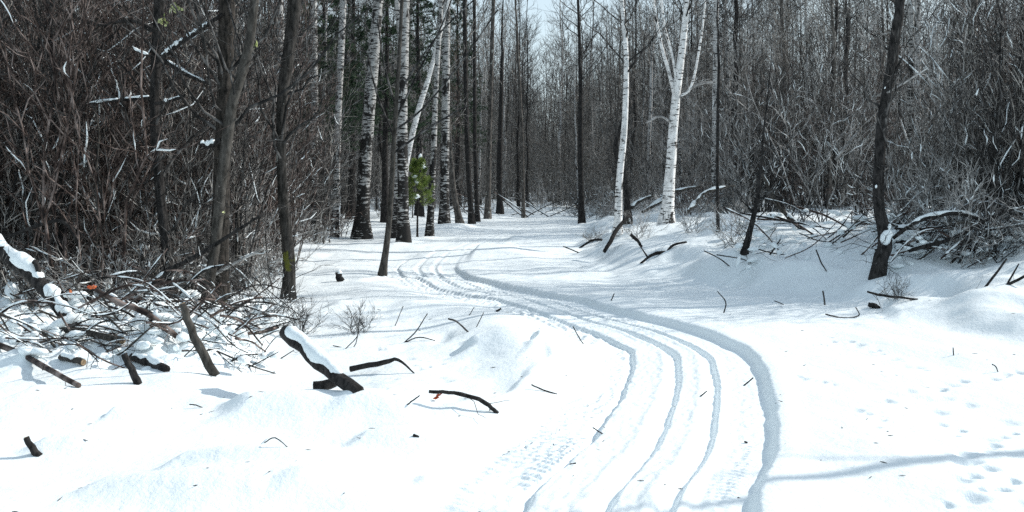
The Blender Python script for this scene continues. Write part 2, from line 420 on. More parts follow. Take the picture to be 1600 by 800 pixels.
def birch(name, white, dark, base_dark, thresh=.60, zfade=3.0):
    m, nt, b = mat(name, white, .7)
    tc = nnode(nt, 'ShaderNodeTexCoord'); sx = nnode(nt, 'ShaderNodeSeparateXYZ'); nt.links.new(tc.outputs['Object'], sx.inputs[0])
    v, inf, _ = coords(nt, (4.5, 4.5, 24)); n = nnode(nt, 'ShaderNodeTexNoise', Scale=1.0, Detail=3.0, Roughness=.6); nt.links.new(v, n.inputs['Vector'])
    v2, _, _ = coords(nt, (3, 3, 1.6)); n2 = nnode(nt, 'ShaderNodeTexNoise', Scale=1.0, Detail=4.0, Roughness=.7); nt.links.new(v2, n2.inputs['Vector'])
    z = nnode(nt, 'ShaderNodeMapRange'); z.inputs[1].default_value = 0; z.inputs[2].default_value = zfade; z.inputs[3].default_value = base_dark; z.inputs[4].default_value = 0
    nt.links.new(sx.outputs[2], z.inputs[0])
    def add(a, c):
        s = nnode(nt, 'ShaderNodeMath', operation='ADD'); nt.links.new(a, s.inputs[0]); nt.links.new(c, s.inputs[1]); return s.outputs[0]
    f1 = ramp(nt, [(thresh, (0, 0, 0)), (thresh + .035, (1, 1, 1))], add(n.outputs['Fac'], z.outputs[0]))
    f2 = ramp(nt, [(thresh + .02, (0, 0, 0)), (thresh + .08, (1, 1, 1))], add(n2.outputs['Fac'], z.outputs[0]))
    mxx = nnode(nt, 'ShaderNodeMath', operation='MAXIMUM'); nt.links.new(f1, mxx.inputs[0]); nt.links.new(f2, mxx.inputs[1])
    v4, _, _ = coords(nt, (9, 9, 6)); n4 = nnode(nt, 'ShaderNodeTexNoise', Scale=1.0, Detail=4.0); nt.links.new(v4, n4.inputs['Vector'])
    w = ramp(nt, [(.3, tuple(c * .62 for c in white)), (.6, white)], n4.outputs['Fac'])
    mx = nnode(nt, 'ShaderNodeMix', data_type='RGBA'); nt.links.new(mxx.outputs[0], mx.inputs[0]); nt.links.new(w, mx.inputs[6]); mx.inputs[7].default_value = (*dark, 1)
    nt.links.new(mx.outputs[2], b.inputs['Base Color'])
    bp = nnode(nt, 'ShaderNodeBump', Strength=.4, Distance=.01); nt.links.new(n.outputs['Fac'], bp.inputs['Height']); nt.links.new(bp.outputs[0], b.inputs['Normal'])
    return m

def twigmat(name, a, b_, c_):
    m, nt, b = mat(name, a, .75)
    v, inf, _ = coords(nt, (7, 7, 5)); n = nnode(nt, 'ShaderNodeTexNoise', Scale=1.0, Detail=3.0); nt.links.new(v, n.inputs['Vector'])
    c = ramp(nt, [(.38, a), (.5, b_), (.66, c_)], n.outputs['Fac'])
    nt.links.new(c, b.inputs['Base Color']); return m

M = {}
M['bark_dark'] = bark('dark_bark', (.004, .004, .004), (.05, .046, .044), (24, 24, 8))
M['bark_grey'] = bark('grey_bark', (.022, .020, .018), (.17, .155, .14), (16, 16, 5), ((.34, .35, .32), (7, 7, 4), .66))
M['bark_smooth'] = bark('smooth_grey_bark', (.022, .020, .017), (.10, .093, .083), (18, 18, 6))
M['bark_mossy'] = bark('mossy_bark', (.004, .004, .003), (.075, .064, .055), (26, 26, 7), None, ((.07, .07, .018), -.3, .9))
M['bark_mossy_band'] = bark('moss_banded_bark', (.005, .005, .004), (.07, .064, .058), (22, 22, 6), ((.30, .31, .29), (7, 7, 4), .70), ((.10, .105, .018), .0, .45, .55))
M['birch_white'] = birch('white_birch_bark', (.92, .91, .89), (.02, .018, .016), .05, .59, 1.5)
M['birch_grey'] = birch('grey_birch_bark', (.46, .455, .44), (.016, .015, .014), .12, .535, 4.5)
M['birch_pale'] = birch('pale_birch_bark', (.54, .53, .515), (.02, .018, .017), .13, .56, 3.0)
M['twig_grey'] = twigmat('grey_twig', (.030, .027, .024), (.18, .168, .155), (.46, .44, .41))
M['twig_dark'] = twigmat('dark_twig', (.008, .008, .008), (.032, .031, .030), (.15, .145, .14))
M['twig_brown'] = twigmat('brown_twig', (.014, .009, .008), (.065, .045, .038), (.26, .21, .19))
M['twig_pale'] = twigmat('pale_twig', (.12, .118, .11), (.32, .31, .30), (.56, .55, .53))
M['wood'] = bark('cut_wood', (.20, .13, .075), (.45, .34, .22), (30, 30, 30))
M['needle'] = twigmat('pine_needles', (.020, .042, .024), (.045, .08, .045), (.10, .14, .08))
M['needle_young'] = twigmat('young_pine_needles', (.06, .10, .02), (.17, .24, .05), (.34, .40, .12))
M['lichen'] = twigmat('lichen', (.28, .32, .12), (.46, .50, .24), (.62, .64, .42))
M['leaf'] = twigmat('dead_leaf', (.28, .05, .02), (.50, .11, .04), (.60, .22, .10))

def snow_material():
    m, nt, b = mat('snow', (.875, .935, .95), .55)
    b.inputs['Specular IOR Level'].default_value = .2
    tc = nnode(nt, 'ShaderNodeTexCoord')
    n1 = nnode(nt, 'ShaderNodeTexNoise', Scale=26.0, Detail=4.0, Roughness=.6); n2 = nnode(nt, 'ShaderNodeTexNoise', Scale=160.0, Detail=2.0)
    nt.links.new(tc.outputs['Object'], n1.inputs['Vector']); nt.links.new(tc.outputs['Object'], n2.inputs['Vector'])
    b1 = nnode(nt, 'ShaderNodeBump', Strength=.45, Distance=.02); b2 = nnode(nt, 'ShaderNodeBump', Strength=.35, Distance=.003)
    nt.links.new(n1.outputs['Fac'], b1.inputs['Height']); nt.links.new(n2.outputs['Fac'], b2.inputs['Height'])
    nt.links.new(b1.outputs[0], b2.inputs['Normal']); nt.links.new(b2.outputs[0], b.inputs['Normal'])
    return m
M['snow'] = snow_material()

# ---------------------------------------------------------------- scene helpers
def thing(name, label, cat, loc=(0, 0, 0), rz=0, group=None):
    o = bpy.data.objects.new(name, None); COL.objects.link(o); o.location = loc; o.rotation_euler = (0, 0, rz)
    o.empty_display_size = .2
    o['label'] = label; o['category'] = cat
    if group: o['group'] = group
    return o
def tag(o, label, cat, group=None):
    o['label'] = label; o['category'] = cat
    if group: o['group'] = group
    return o
def dup(root, loc, rz, sc, label, group):
    r = root.copy(); COL.objects.link(r); r.location = loc; r.rotation_euler = (0, 0, rz); r.scale = (sc, sc, sc)
    r['label'] = label; r['group'] = group
    for ch in list(root.children):
        c = ch.copy(); COL.objects.link(c); c.parent = r
    return r

# ---------------------------------------------------------------- the snow
def build_ground():
    t = np.concatenate([np.linspace(-3.0, -.66, 60)[:-1], np.linspace(-.66, -.2, 330)[:-1], np.linspace(-.2, .30, 620)[:-1], np.linspace(.30, .66, 300)[:-1], np.linspace(.66, 3.0, 60)])
    ys = [-12, -9, -6, -4, -2, 0, 1, 2, 2.6, 3.1, 3.5, 3.8]
    y = 3.95
    while y < 160:
        ys.append(y)
        y += max(.0135, min((y * y) / 2400 * 1.25, .35 if y < 70 else 3.0))
    ys = np.array(ys)
    Yg, Tg = np.meshgrid(ys, t, indexing='ij')
    X = Tg * (np.maximum(Yg, 0) + 5.0); Yv = Yg
    Z = np.empty_like(X); D = np.empty_like(X)
    for i in range(0, len(ys), 40):
        Z[i:i + 40], D[i:i + 40], _ = height(X[i:i + 40], Yv[i:i + 40], True)
    P = np.stack([X, Yv, Z], -1)
    du = np.gradient(P, axis=1); dv = np.gradient(P, axis=0)
    N = np.cross(du, dv); N /= np.linalg.norm(N, axis=-1, keepdims=True)
    nr, nc = X.shape
    idx = np.arange(nr * nc).reshape(nr, nc)
    q = np.stack([idx[:-1, :-1], idx[:-1, 1:], idx[1:, 1:], idx[1:, :-1]], -1).reshape(-1, 4)
    dm = D[:-1, :-1].ravel(); ym = Yv[:-1, :-1].ravel()
    tr = (dm > -.13) & (dm < 1.62) & (ym > 1.0) & (ym < 52)
    for name, sel in (('snow_ground', ~tr), ('ski_trail', tr)):
        f = q[sel]; used, inv = np.unique(f, return_inverse=True)
        mb = MB(); mb.add(P.reshape(-1, 3)[used], inv.reshape(-1, 4))
        o = mb.build(name, M['snow']); o['kind'] = 'structure'
        o.data.normals_split_custom_set_from_vertices(N.reshape(-1, 3)[used].astype(np.float32))
build_ground()

# ---------------------------------------------------------------- single trees traced from the photograph
def pxline(pts, Y, n=None):
    """photo points (x, y, width) at the distances Y (number or one per point) to centre line and radii"""
    Ys = np.broadcast_to(np.asarray(Y, float), len(pts))
    P = np.array([at(p[0], p[1], yy) for p, yy in zip(pts, Ys)])
    r = np.array([p[2] / 2 / F * yy for p, yy in zip(pts, Ys)])
    s = catmull(np.column_stack([P, r]), n or 4)
    return s[:, :3], np.maximum(s[:, 3], .001)

def limb(parent, pts, Y, off, m, snow=None, twigs=6, name='limb'):
    P, r = pxline(pts, Y)
    mb = MB(); mb.tubes(P, r, 6)
    if twigs:
        p, d, t = fork(P[None], twigs, .2, 1, (.4, 1.0)); L = rng.uniform(.2, .7, len(t))
        Q = shoots(p, d, L, 5, .1, .12); mb.tubes(Q, taper(np.full(len(L), .004), 5, .3), 3)
        p, d, t = fork(Q, 3, .2, 1, (.3, .9)); Q = shoots(p, d, np.repeat(L, 3) * .5, 4, .05, .12); mb.tubes(Q, taper(np.full(len(Q), .003), 4, .4), 3)
    o = mb.build(name, m, parent, off)
    if snow:
        for a, b in snow:
            sb = MB(); snow_on(sb, P, r, a, b, lift=.8, fat=.95); sb.build('snow_cover', M['snow'], o, off)
    return o

def hero(label, cat, pts, m, twig, Y=None, top=12, limbs=24, zmin=.35, spread=1.0, dead=10, name='bare_tree', sub=5, subsub=2, sides=10, rmin=.0035, curl=.3):
    """a tree whose stem follows photo points listed from the root up: (x, y, width)"""
    b = hit(*pts[0][:2]) if Y is None else at(pts[0][0], pts[0][1], Y)
    Yb = b[1]
    if Y is not None: b[2] = min(b[2], hz(b[0], b[1]))
    P, r = pxline(pts, Yb)
    z0 = hz(b[0], b[1])
    # root flare into the snow, then on up beyond the frame
    r = r * (1 + .45 * np.exp(-np.maximum(P[:, 2] - P[0][2], 0) / .16)) if r[0] > .05 else r
    foot = P[0].copy(); foot[2] = min(z0, P[0][2]) - .2
    P = np.vstack([foot, P]); r = np.concatenate([[r[0] * 1.2], r])
    d = unit(P[-1] - P[-4]); n = 9
    rest = top - P[-1][2]
    if rest > .5:
        k = np.linspace(0, 1, n)[1:, None]; dd = d.copy(); dd[:2] *= .6
        w = np.cumsum(rng.normal(0, .02 * rest / 3, (n - 1, 3)), 0); w[:, 2] = 0
        E = P[-1] + dd / max(dd[2], .3) * rest * k + w
        r = np.concatenate([r, r[-1] * (1 - .9 * k[:, 0])]); P = np.vstack([P, E])
    # gentle wander in depth
    wob = np.cumsum(rng.normal(0, .015, len(P))); P[:, 1] += wob - wob[0]
    off = (b[0], Yb, z0)
    t = thing(name, label, cat, off)
    mb = MB(); mb.tubes(P, r, sides, bumpy=.05); mb.build('trunk', m, t, off)
    cb = MB()
    crown(cb, P, r[1], top, limbs, zmin, spread, sub, subsub, dead=dead, rmin=rmin, curl=curl)
    if cb.n: cb.build('crown', twig, t, off)
    return t, Yb, off, P

def lichen(parent, off, spots, Y):
    for px, py, s in spots:
        mb = MB(); c = at(px, py, Y)
        for k in range(26):
            q = c + rng.normal(0, s * Y / F * .26, 3)
            a = unit(rng.normal(0, 1, 3)); b = unit(np.cross(a, rng.normal(0, 1, 3))); e = s * Y / F * .32
            mb.add([q + a * e, q + b * e * .6, q - a * e, q - b * e * .6], [[0, 1, 2, 3]])
        mb.build('lichen', M['lichen'], parent, off)

D_, G_ = M['twig_dark'], M['twig_grey']
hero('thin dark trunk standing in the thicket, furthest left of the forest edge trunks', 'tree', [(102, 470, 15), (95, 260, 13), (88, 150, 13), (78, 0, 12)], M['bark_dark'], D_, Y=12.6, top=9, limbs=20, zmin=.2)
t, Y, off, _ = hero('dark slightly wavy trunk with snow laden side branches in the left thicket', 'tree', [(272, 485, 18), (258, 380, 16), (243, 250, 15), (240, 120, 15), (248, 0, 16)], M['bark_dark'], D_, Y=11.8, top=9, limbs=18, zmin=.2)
for pts, sn in [([(243, 98, 8), (275, 72, 8), (310, 48, 7), (348, 22, 6)], [(.1, .45), (.5, .8)]), ([(247, 88, 7), (290, 115, 7), (328, 132, 4)], [(.15, .9)]),
                ([(238, 152, 5), (190, 156, 5), (138, 162, 4)], [(.05, .45), (.55, 1)]), ([(243, 162, 6), (265, 158, 6), (290, 148, 3)], [(.3, .9)]),
                ([(244, 48, 5), (205, 32, 5), (150, 38, 5), (95, 15, 4), (70, 0, 4)], None), ([(245, 92, 5), (215, 80, 4), (205, 72, 3)], [(.2, .9)])]:
    limb(t, pts, Y - .15, off, M['bark_dark'], sn)
lichen(t, off, [(272, 12, 14), (252, 34, 12)], Y - .2)
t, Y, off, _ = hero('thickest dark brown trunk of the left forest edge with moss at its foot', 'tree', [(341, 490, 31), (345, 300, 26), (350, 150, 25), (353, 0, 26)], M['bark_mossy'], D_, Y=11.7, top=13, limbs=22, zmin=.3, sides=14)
lichen(t, off, [(345, 332, 9), (393, 70, 13)], Y - .3)
limb(t, [(345, 218, 8), (325, 228, 9), (310, 222, 6)], Y - .2, off, M['bark_dark'], [(.2, .9)], 2)
hero('smooth grey stem curving up across the thick mossy trunk', 'tree', [(322, 478, 17), (332, 390, 16), (345, 270, 17), (360, 165, 17), (386, 80, 15), (398, -10, 14)], M['bark_smooth'], D_, Y=11.3, top=9, limbs=12, zmin=.4, sides=12)
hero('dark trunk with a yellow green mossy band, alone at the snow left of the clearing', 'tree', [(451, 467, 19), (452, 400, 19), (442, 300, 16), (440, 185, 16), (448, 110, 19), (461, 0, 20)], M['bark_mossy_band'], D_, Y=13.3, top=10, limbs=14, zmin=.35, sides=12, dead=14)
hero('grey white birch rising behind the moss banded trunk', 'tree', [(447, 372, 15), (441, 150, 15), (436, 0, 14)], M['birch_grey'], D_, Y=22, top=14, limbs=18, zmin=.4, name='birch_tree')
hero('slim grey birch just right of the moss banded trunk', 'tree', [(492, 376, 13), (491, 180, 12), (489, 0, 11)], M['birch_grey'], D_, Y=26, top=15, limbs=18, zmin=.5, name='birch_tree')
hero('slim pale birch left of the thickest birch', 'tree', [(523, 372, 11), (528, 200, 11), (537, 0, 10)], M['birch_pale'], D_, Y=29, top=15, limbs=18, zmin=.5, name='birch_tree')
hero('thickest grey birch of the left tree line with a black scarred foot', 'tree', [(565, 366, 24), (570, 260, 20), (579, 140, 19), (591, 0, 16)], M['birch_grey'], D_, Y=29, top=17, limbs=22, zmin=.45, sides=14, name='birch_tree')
t, Y, off, _ = hero('slender dark sapling standing in front of the left tree line on open snow', 'sapling', [(597, 431, 11), (609, 340, 9), (617, 200, 7), (623, 110, 6), (629, 0, 5)], M['bark_smooth'], D_, top=5.6, limbs=9, zmin=.6, name='sapling', sides=8, dead=0)
for pts in [[(616, 205, 4), (660, 170, 3), (715, 105, 2.6), (778, 15, 2)], [(617, 190, 4), (650, 120, 3), (690, 40, 2.2), (705, 0, 2)], [(614, 240, 4), (670, 200, 3), (730, 165, 2)], [(619, 170, 3.5), (600, 100, 3), (590, 30, 2)],
            [(614, 210, 3.5), (590, 150, 3), (575, 90, 2)], [(620, 150, 3.5), (680, 60, 2.6), (740, 0, 2)]]:
    limb(t, pts, Y, off, M['twig_dark'], None, 4)
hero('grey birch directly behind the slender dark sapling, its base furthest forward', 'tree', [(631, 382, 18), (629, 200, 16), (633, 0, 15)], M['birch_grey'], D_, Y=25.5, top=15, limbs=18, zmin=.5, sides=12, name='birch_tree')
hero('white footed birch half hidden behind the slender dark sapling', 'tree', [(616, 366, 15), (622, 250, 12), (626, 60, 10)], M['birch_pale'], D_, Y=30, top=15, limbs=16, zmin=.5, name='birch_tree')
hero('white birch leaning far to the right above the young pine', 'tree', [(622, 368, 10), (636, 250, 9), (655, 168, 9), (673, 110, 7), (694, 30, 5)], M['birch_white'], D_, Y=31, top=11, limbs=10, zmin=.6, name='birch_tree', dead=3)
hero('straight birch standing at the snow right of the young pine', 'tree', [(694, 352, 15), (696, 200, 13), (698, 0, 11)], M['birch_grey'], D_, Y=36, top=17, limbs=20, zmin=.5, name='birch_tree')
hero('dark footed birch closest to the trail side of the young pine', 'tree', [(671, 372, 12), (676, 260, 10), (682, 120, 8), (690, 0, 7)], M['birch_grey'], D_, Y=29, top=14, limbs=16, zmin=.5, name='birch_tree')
hero('small trunk slanting left, between the straight birch and the far trail', 'tree', [(719, 351, 11), (708, 290, 9), (702, 200, 6), (699, 100, 4)], M['bark_grey'], G_, Y=37, top=11, limbs=16, zmin=.4)
hero('dark trunk with a widened foot where the left tree line meets the trail bend', 'tree', [(737, 348, 9), (731, 250, 8), (727, 100, 7), (726, 0, 6)], M['bark_dark'], G_, Y=40, top=15, limbs=18, zmin=.4)
hero('thin dark trunk beside the widened foot trunk near the far trail', 'tree', [(746, 346, 7), (742, 220, 6), (741, 0, 5)], M['bark_dark'], G_, Y=42, top=15, limbs=18, zmin=.4)
hero('dark trunk at the far left edge of the trail bend', 'tree', [(762, 342, 9), (765, 200, 7), (771, 0, 6)], M['bark_grey'], G_, Y=45, top=16, limbs=20, zmin=.4)
hero('broken dark trunk with a black knobbly top deep behind the trail bend', 'tree', [(781, 325, 9), (780, 270, 9), (784, 120, 6)], M['bark_dark'], G_, Y=52, top=13, limbs=18, zmin=.4)
hero('lone thin trunk at the very end of the trail, standing in snow', 'tree', [(818, 340, 5), (815, 200, 5), (808, 60, 4)], M['bark_grey'], G_, Y=48, top=13, limbs=20, zmin=.35)
hero('straight dark trunk standing right of the far end of the trail', 'tree', [(909, 346, 9), (907, 250, 8), (907, 120, 6), (903, 0, 4)], M['bark_dark'], D_, Y=40, top=14, limbs=24, zmin=.4)
hero('slimmer bright white birch with black knots on the right snow bank', 'tree', [(965, 368, 13), (968, 280, 11), (976, 190, 9.5), (978, 90, 8), (971, 0, 6)], M['birch_white'], D_, top=11, limbs=18, zmin=.45, sides=12, name='birch_tree', dead=4)
t, Y, off, _ = hero('stouter bright white birch with forked limbs on the right snow bank', 'tree', [(1041, 348, 20), (1049, 250, 16), (1057, 150, 13.5), (1067, 70, 11), (1074, 0, 8.5)], M['birch_white'], D_, top=12, limbs=16, zmin=.55, sides=14, name='birch_tree', dead=4)
for pts in [[(1056, 158, 6), (1045, 112, 5.5), (1033, 70, 5), (1022, 10, 4), (1018, -60, 3)], [(1059, 140, 5), (1050, 85, 4), (1038, 40, 3.5), (1030, -30, 3)], [(1064, 150, 4.5), (1080, 135, 4), (1092, 80, 3.6), (1101, 10, 3), (1104, -70, 3)]]:
    limb(t, pts, Y, off, M['birch_white'], None, 5)
limb(t, [(1048, 190, 4), (1030, 182, 3), (1010, 192, 3)], Y, off, M['twig_pale'], None, 2)
limb(t, [(1062, 152, 4), (1090, 132, 4), (1122, 128, 3)], Y, off, M['twig_pale'], None, 4)
hero('twisted black snag leaning against the slimmer white birch', 'tree', [(981, 338, 11), (978, 290, 9), (968, 250, 13), (963, 225, 11), (972, 190, 5)], M['bark_dark'], D_, Y=29, top=5, limbs=8, zmin=.4, dead=8, name='dead_tree')
hero('speckled grey birch standing behind the thin black pole right of the white birches', 'tree', [(1117, 352, 9), (1117, 200, 9), (1119, 0, 8)], M['birch_pale'], D_, Y=33, top=13, limbs=18, zmin=.4, name='birch_tree')
hero('thin black pole like sapling right of the white birches', 'sapling', [(1122, 362, 6), (1120, 250, 5), (1122, 100, 4)], M['bark_dark'], D_, top=6.5, limbs=16, zmin=.3, name='sapling')
hero('short dark stem leaning right at the edge of the right thicket', 'sapling', [(1163, 396, 10), (1172, 362, 9), (1183, 315, 7), (1192, 240, 4)], M['bark_dark'], D_, top=4.2, limbs=10, zmin=.3, name='sapling', sides=8)
t, Y, off, P = hero('crooked black tree with an elbow of snow, alone on the right bank', 'tree', [(1371, 434, 19), (1376, 405, 21), (1384, 377, 21), (1373, 312, 17), (1374, 240, 17), (1380, 180, 17), (1392, 110, 17), (1402, 30, 15), (1406, -10, 14)], M['bark_dark'], D_, top=8, limbs=14, zmin=.45, sides=14, dead=16)
limb(t, [(1386, 145, 3.5), (1415, 128, 3), (1450, 106, 2)], Y - .1, off, M['twig_pale'], None, 3)
limb(t, [(1382, 300, 4), (1387, 235, 3), (1370, 180, 2)], Y - .1, off, M['twig_dark'], None, 3)
for px, py, s in [(1385, 370, .075), (1390, 354, .028), (1369, 291, .017), (1383, 137, .011)]:
    sb = MB(); sb.blob(at(px, py, Y - .07), (s * 1.5, s * .8, s * .9), (.35, 0, 1), rough=.3)
    sb.build('snow_cover', M['snow'], t, off)
hero('pale grey trunk visible through the twigs right of the crooked black tree', 'tree', [(1437, 320, 9), (1433, 180, 9), (1433, 20, 8)], M['birch_pale'], D_, Y=24, top=11, limbs=16, zmin=.4)
hero('dark trunk deep in the thicket above the snowy brush mound', 'tree', [(1516, 320, 13), (1515, 180, 13), (1520, 0, 14)], M['bark_grey'], D_, Y=21, top=10, limbs=16, zmin=.4)
hero('dark trunk at the right margin behind the brush mound', 'tree', [(1596, 345, 13), (1594, 200, 13), (1600, 0, 12)], M['bark_dark'], D_, Y=16, top=9, limbs=16, zmin=.4)
hero('tall bare tree beyond the right margin whose long shadow crosses the snow', 'tree', [(2571, 560, 32), (2585, 200, 30), (2560, -100, 28), (2580, -480, 22)], M['bark_dark'], D_, Y=8.3, top=8, limbs=8, zmin=.6)

# ---------------------------------------------------------------- pines in the left tree line
def pine(label, px, pyb, Y, h, m, group=None, young=False, name='pine_tree'):
    x = (px - 800) / F * Y; z0 = hz(x, Y)
    t = thing(name, label, 'pine tree', (x, Y, z0), 0, group)
    TP = trunk_line(h, .01, .006, 12); mb = MB(); mb.tubes(TP, trunk_r(.035 if young else .013 * h, 12), 8); mb.build('trunk', M['bark_dark'], t)
    nb = int(11 * h) if not young else 90
    p, d, tt = fork(TP[None], nb, .42 if young else .28, .98, (1.15, 1.6))
    L = (1 - tt) * h * (.34 if young else .20) + .12 * (1 if young else 2.5); L *= rng.uniform(.7, 1.2, nb)
    P = shoots(p, d, L, 6, .12 if young else -.12, .06)
    bb = MB(); bb.tubes(P, taper(np.full(nb, .008 if young else .016), 6, .3), 4)
    k = 9; p2, d2, t2 = fork(P, k, .25, 1, (.4, .9)); L2 = np.repeat(L, k) * .35 * (1.15 - t2) + .05
    P2 = shoots(p2, d2, L2, 4, .05, .08); bb.tubes(P2, taper(np.full(len(L2), .003), 4, .5), 3)
    bb.build('branches', M['twig_dark'], t)
    # needles: narrow blades along the twigs
    k = 56 if young else 32
    p3, d3, t3 = fork(P2, k, .1, 1, (.35, 1.0)); ln = rng.uniform(.045, .085, len(t3)) * (1 if young else 1.5)
    w = unit(np.cross(d3, rng.normal(0, 1, d3.shape))) * (.0022 if young else .012)
    V = np.stack([p3 - w, p3 + w, p3 + d3 * ln[:, None]], 1).reshape(-1, 3)
    i = np.arange(len(t3)) * 3
    nb_ = MB(); nb_.add(V, np.column_stack([i, i + 1, i + 2, i + 2])); nb_.build('needles', m, t)
    if young:
        for k in range(7):
            j = rng.integers(len(P2)); s = MB(); s.blob(P2[j, 2] + (0, 0, .03), (.09, .07, .045), d2[j]); s.build('snow_clump', M['snow'], t)
        s = MB(); s.blob((.0, -.25, h * .52), (.11, .09, .07)); s.build('snow_clump', M['snow'], t)
    return t
pine('young bright yellow green pine with a lump of snow, left tree line', 652, 330, 28, 2.3, M['needle_young'], young=True, name='young_pine')
for lab, px, Y, h in [('dark green pine whose foliage shows between the slim birches', 512, 33, 11), ('dull green pine behind the thickest grey birch', 548, 40, 13), ('dark pine rising above the young bright pine', 655, 44, 13),
                      ('green pine behind the moss banded trunk', 468, 30, 10), ('dark pine showing at the top left corner above the thicket', 60, 24, 9), ('dark pine behind the straight birch by the far trail', 715, 58, 14),
                      ('dull pine between the thickest birch and the slender sapling', 602, 37, 11)]:
    pine(lab, px, 0, Y, h, M['needle'])

# ---------------------------------------------------------------- anonymous trees, saplings and shrubs
def tree_proto(kind):
    h = rng.uniform(9, 15); r0 = h * rng.uniform(.0048, .0075)
    root = bpy.data.objects.new('birch_tree' if kind == 'birch' else 'bare_tree', None); COL.objects.link(root); root['category'] = 'tree'
    TP = trunk_line(h, rng.uniform(0, .06), .016, 16)
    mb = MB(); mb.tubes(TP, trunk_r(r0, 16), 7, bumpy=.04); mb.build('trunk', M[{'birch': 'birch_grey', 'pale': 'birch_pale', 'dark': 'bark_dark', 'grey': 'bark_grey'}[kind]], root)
    cb = MB(); crown(cb, TP, r0, h, 36, .28, 1.0, 6, 2, rmin=.0055, dead=14); cb.build('crown', M[{'birch': 'twig_dark', 'pale': 'twig_grey', 'dark': 'twig_dark', 'grey': 'twig_grey'}[kind]], root)
    return root, h
def sapling_proto(k, tms):
    h = rng.uniform(4.5, 8); r0 = rng.uniform(.016, .032)
    root = bpy.data.objects.new('sapling', None); COL.objects.link(root); root['category'] = 'sapling'
    TP = trunk_line(h, rng.uniform(0, .16), .03, 14)
    mb = MB(); mb.tubes(TP, trunk_r(r0, 14), 6); mb.build('trunk', M[['bark_smooth', 'bark_dark', 'bark_grey'][k % 3]], root)
    cb = MB(); crown(cb, TP, r0 * 1.3, h, 30, .12, 1.05, 4, 2, (.35, .95), rmin=.0048, dead=5); cb.build('crown', M[tms[k % len(tms)]], root)
    return root
def shrub_proto(k, low, snow, tm=None, tilt=.42):
    root = bpy.data.objects.new('shrub', None); COL.objects.link(root); root['category'] = 'shrub'
    if low: mb, sn = shrub_mesh(rng.uniform(.9, 1.9), 14, (.15, 1.15), 7, 3, .010, .0042, snow, .014, True)
    else: mb, sn = shrub_mesh(rng.uniform(3.0, 5.4), 11, (.02, tilt), 8, 3, .015, .0044, snow, .013)
    mb.build('twigs', M[tm or ['twig_grey', 'twig_dark', 'twig_brown', 'twig_pale', 'twig_dark', 'twig_pale', 'twig_dark', 'twig_grey'][k % 8]], root)
    if sn.n: s = sn.build('snow', M['snow'], root); s['kind'] = 'stuff'
    return root

TREES = [tree_proto(k) for k in ('birch', 'dark', 'grey', 'pale', 'dark', 'birch', 'grey', 'dark', 'pale', 'grey')]
SAPS = [sapling_proto(k, ('twig_grey', 'twig_dark', 'twig_pale', 'twig_dark')) for k in range(8)]
SAPS_BROWN = [sapling_proto(k, ('twig_brown', 'twig_dark', 'twig_brown', 'twig_grey')) for k in range(8)]
TALL = [shrub_proto(k, False, 16, ['twig_dark', 'twig_brown', 'twig_grey', 'twig_brown', 'twig_dark', 'twig_brown', 'twig_pale', 'twig_dark'][k], .30) for k in range(8)]
TALLS = [shrub_proto(k, False, 170) for k in range(5)]
LOW = [shrub_proto(k, True, 60) for k in range(6)]
def near_proto(tm, tilt):
    root = bpy.data.objects.new('shrub', None); COL.objects.link(root); root['category'] = 'shrub'
    mb, sn = shrub_mesh(rng.uniform(3.4, 5.6), 8, (.02, tilt), 8, 2, .0145, .0052, 14, .013)
    mb.build('twigs', M[tm], root); s = sn.build('snow', M['snow'], root); s['kind'] = 'stuff'
    return root
NEAR = [near_proto(k, .42) for k in ('twig_grey', 'twig_brown', 'twig_brown', 'twig_grey', 'twig_dark')]
NEAR_R = [near_proto(k, .5) for k in ('twig_grey', 'twig_pale', 'twig_grey', 'twig_dark')]
first = set()
def place(root, x, y, sc, label, group):
    z = hz(x, y)
    rz = rng.uniform(0, 6.283)
    if root not in first:
        first.add(root)
        root.location = (x, y, z); root.rotation_euler = (0, 0, rz); root.scale = (sc, sc, sc); root['label'] = label; root['group'] = group
        return root
    return dup(root, (x, y, z), rz, sc, label, group)

SUN2 = (math.sin(R(70)), math.cos(R(70)))
SUNNY = [(o.location.x, o.location.y, 1.3) for o in COL.objects if o.get('label', '').find('bright white birch') >= 0]
SUNNY += [(0, 17.5, .7), (0, 20, .7), (.3, 23, .7), (.5, 26.5, .8), (1, 31, .8), (1.5, 36, .8), (3, 16.8, .9), (3.5, 18.8, .9), (3.8, 21, .6), (4, 24, .6)]
HEROXY = [(o.location.x, o.location.y) for o in COL.objects if o.type == 'EMPTY' and o.parent is None and 'label' in o]
def sample(side, y0, y1, n, inset=0, dmin=.5, power=1.0, margin=2.0, maxin=99):
    out = []; tries = 0
    while len(out) < n and tries < n * 200:
        tries += 1
        y = y0 + (y1 - y0) * rng.random() ** power
        half = .56 * y + margin
        x = rng.uniform(-half, half)
        if side == 'left':
            e = np.interp(y, *LEFT_LINE) - inset
            if not (e - maxin < x < e): continue
        elif side == 'right':
            e = np.interp(y, *RIGHT_LINE) + inset
            if not (e < x < e + maxin): continue
        if any((x - a) ** 2 + (y - b) ** 2 < dmin * dmin for a, b in out): continue
        if any(abs(x / y - a / b) < (.004 if b > 20 else .012) and b > y - 1 for a, b in HEROXY): continue      # keep the marked trunks in clear view
        if any(.6 < (x - a) * SUN2[0] + (y - b) * SUN2[1] < 20 and abs((x - a) * SUN2[1] - (y - b) * SUN2[0]) < w_ for a, b, w_ in SUNNY): continue   # the glade that lets the sun reach the white birches
        out.append((x, y))
    return out

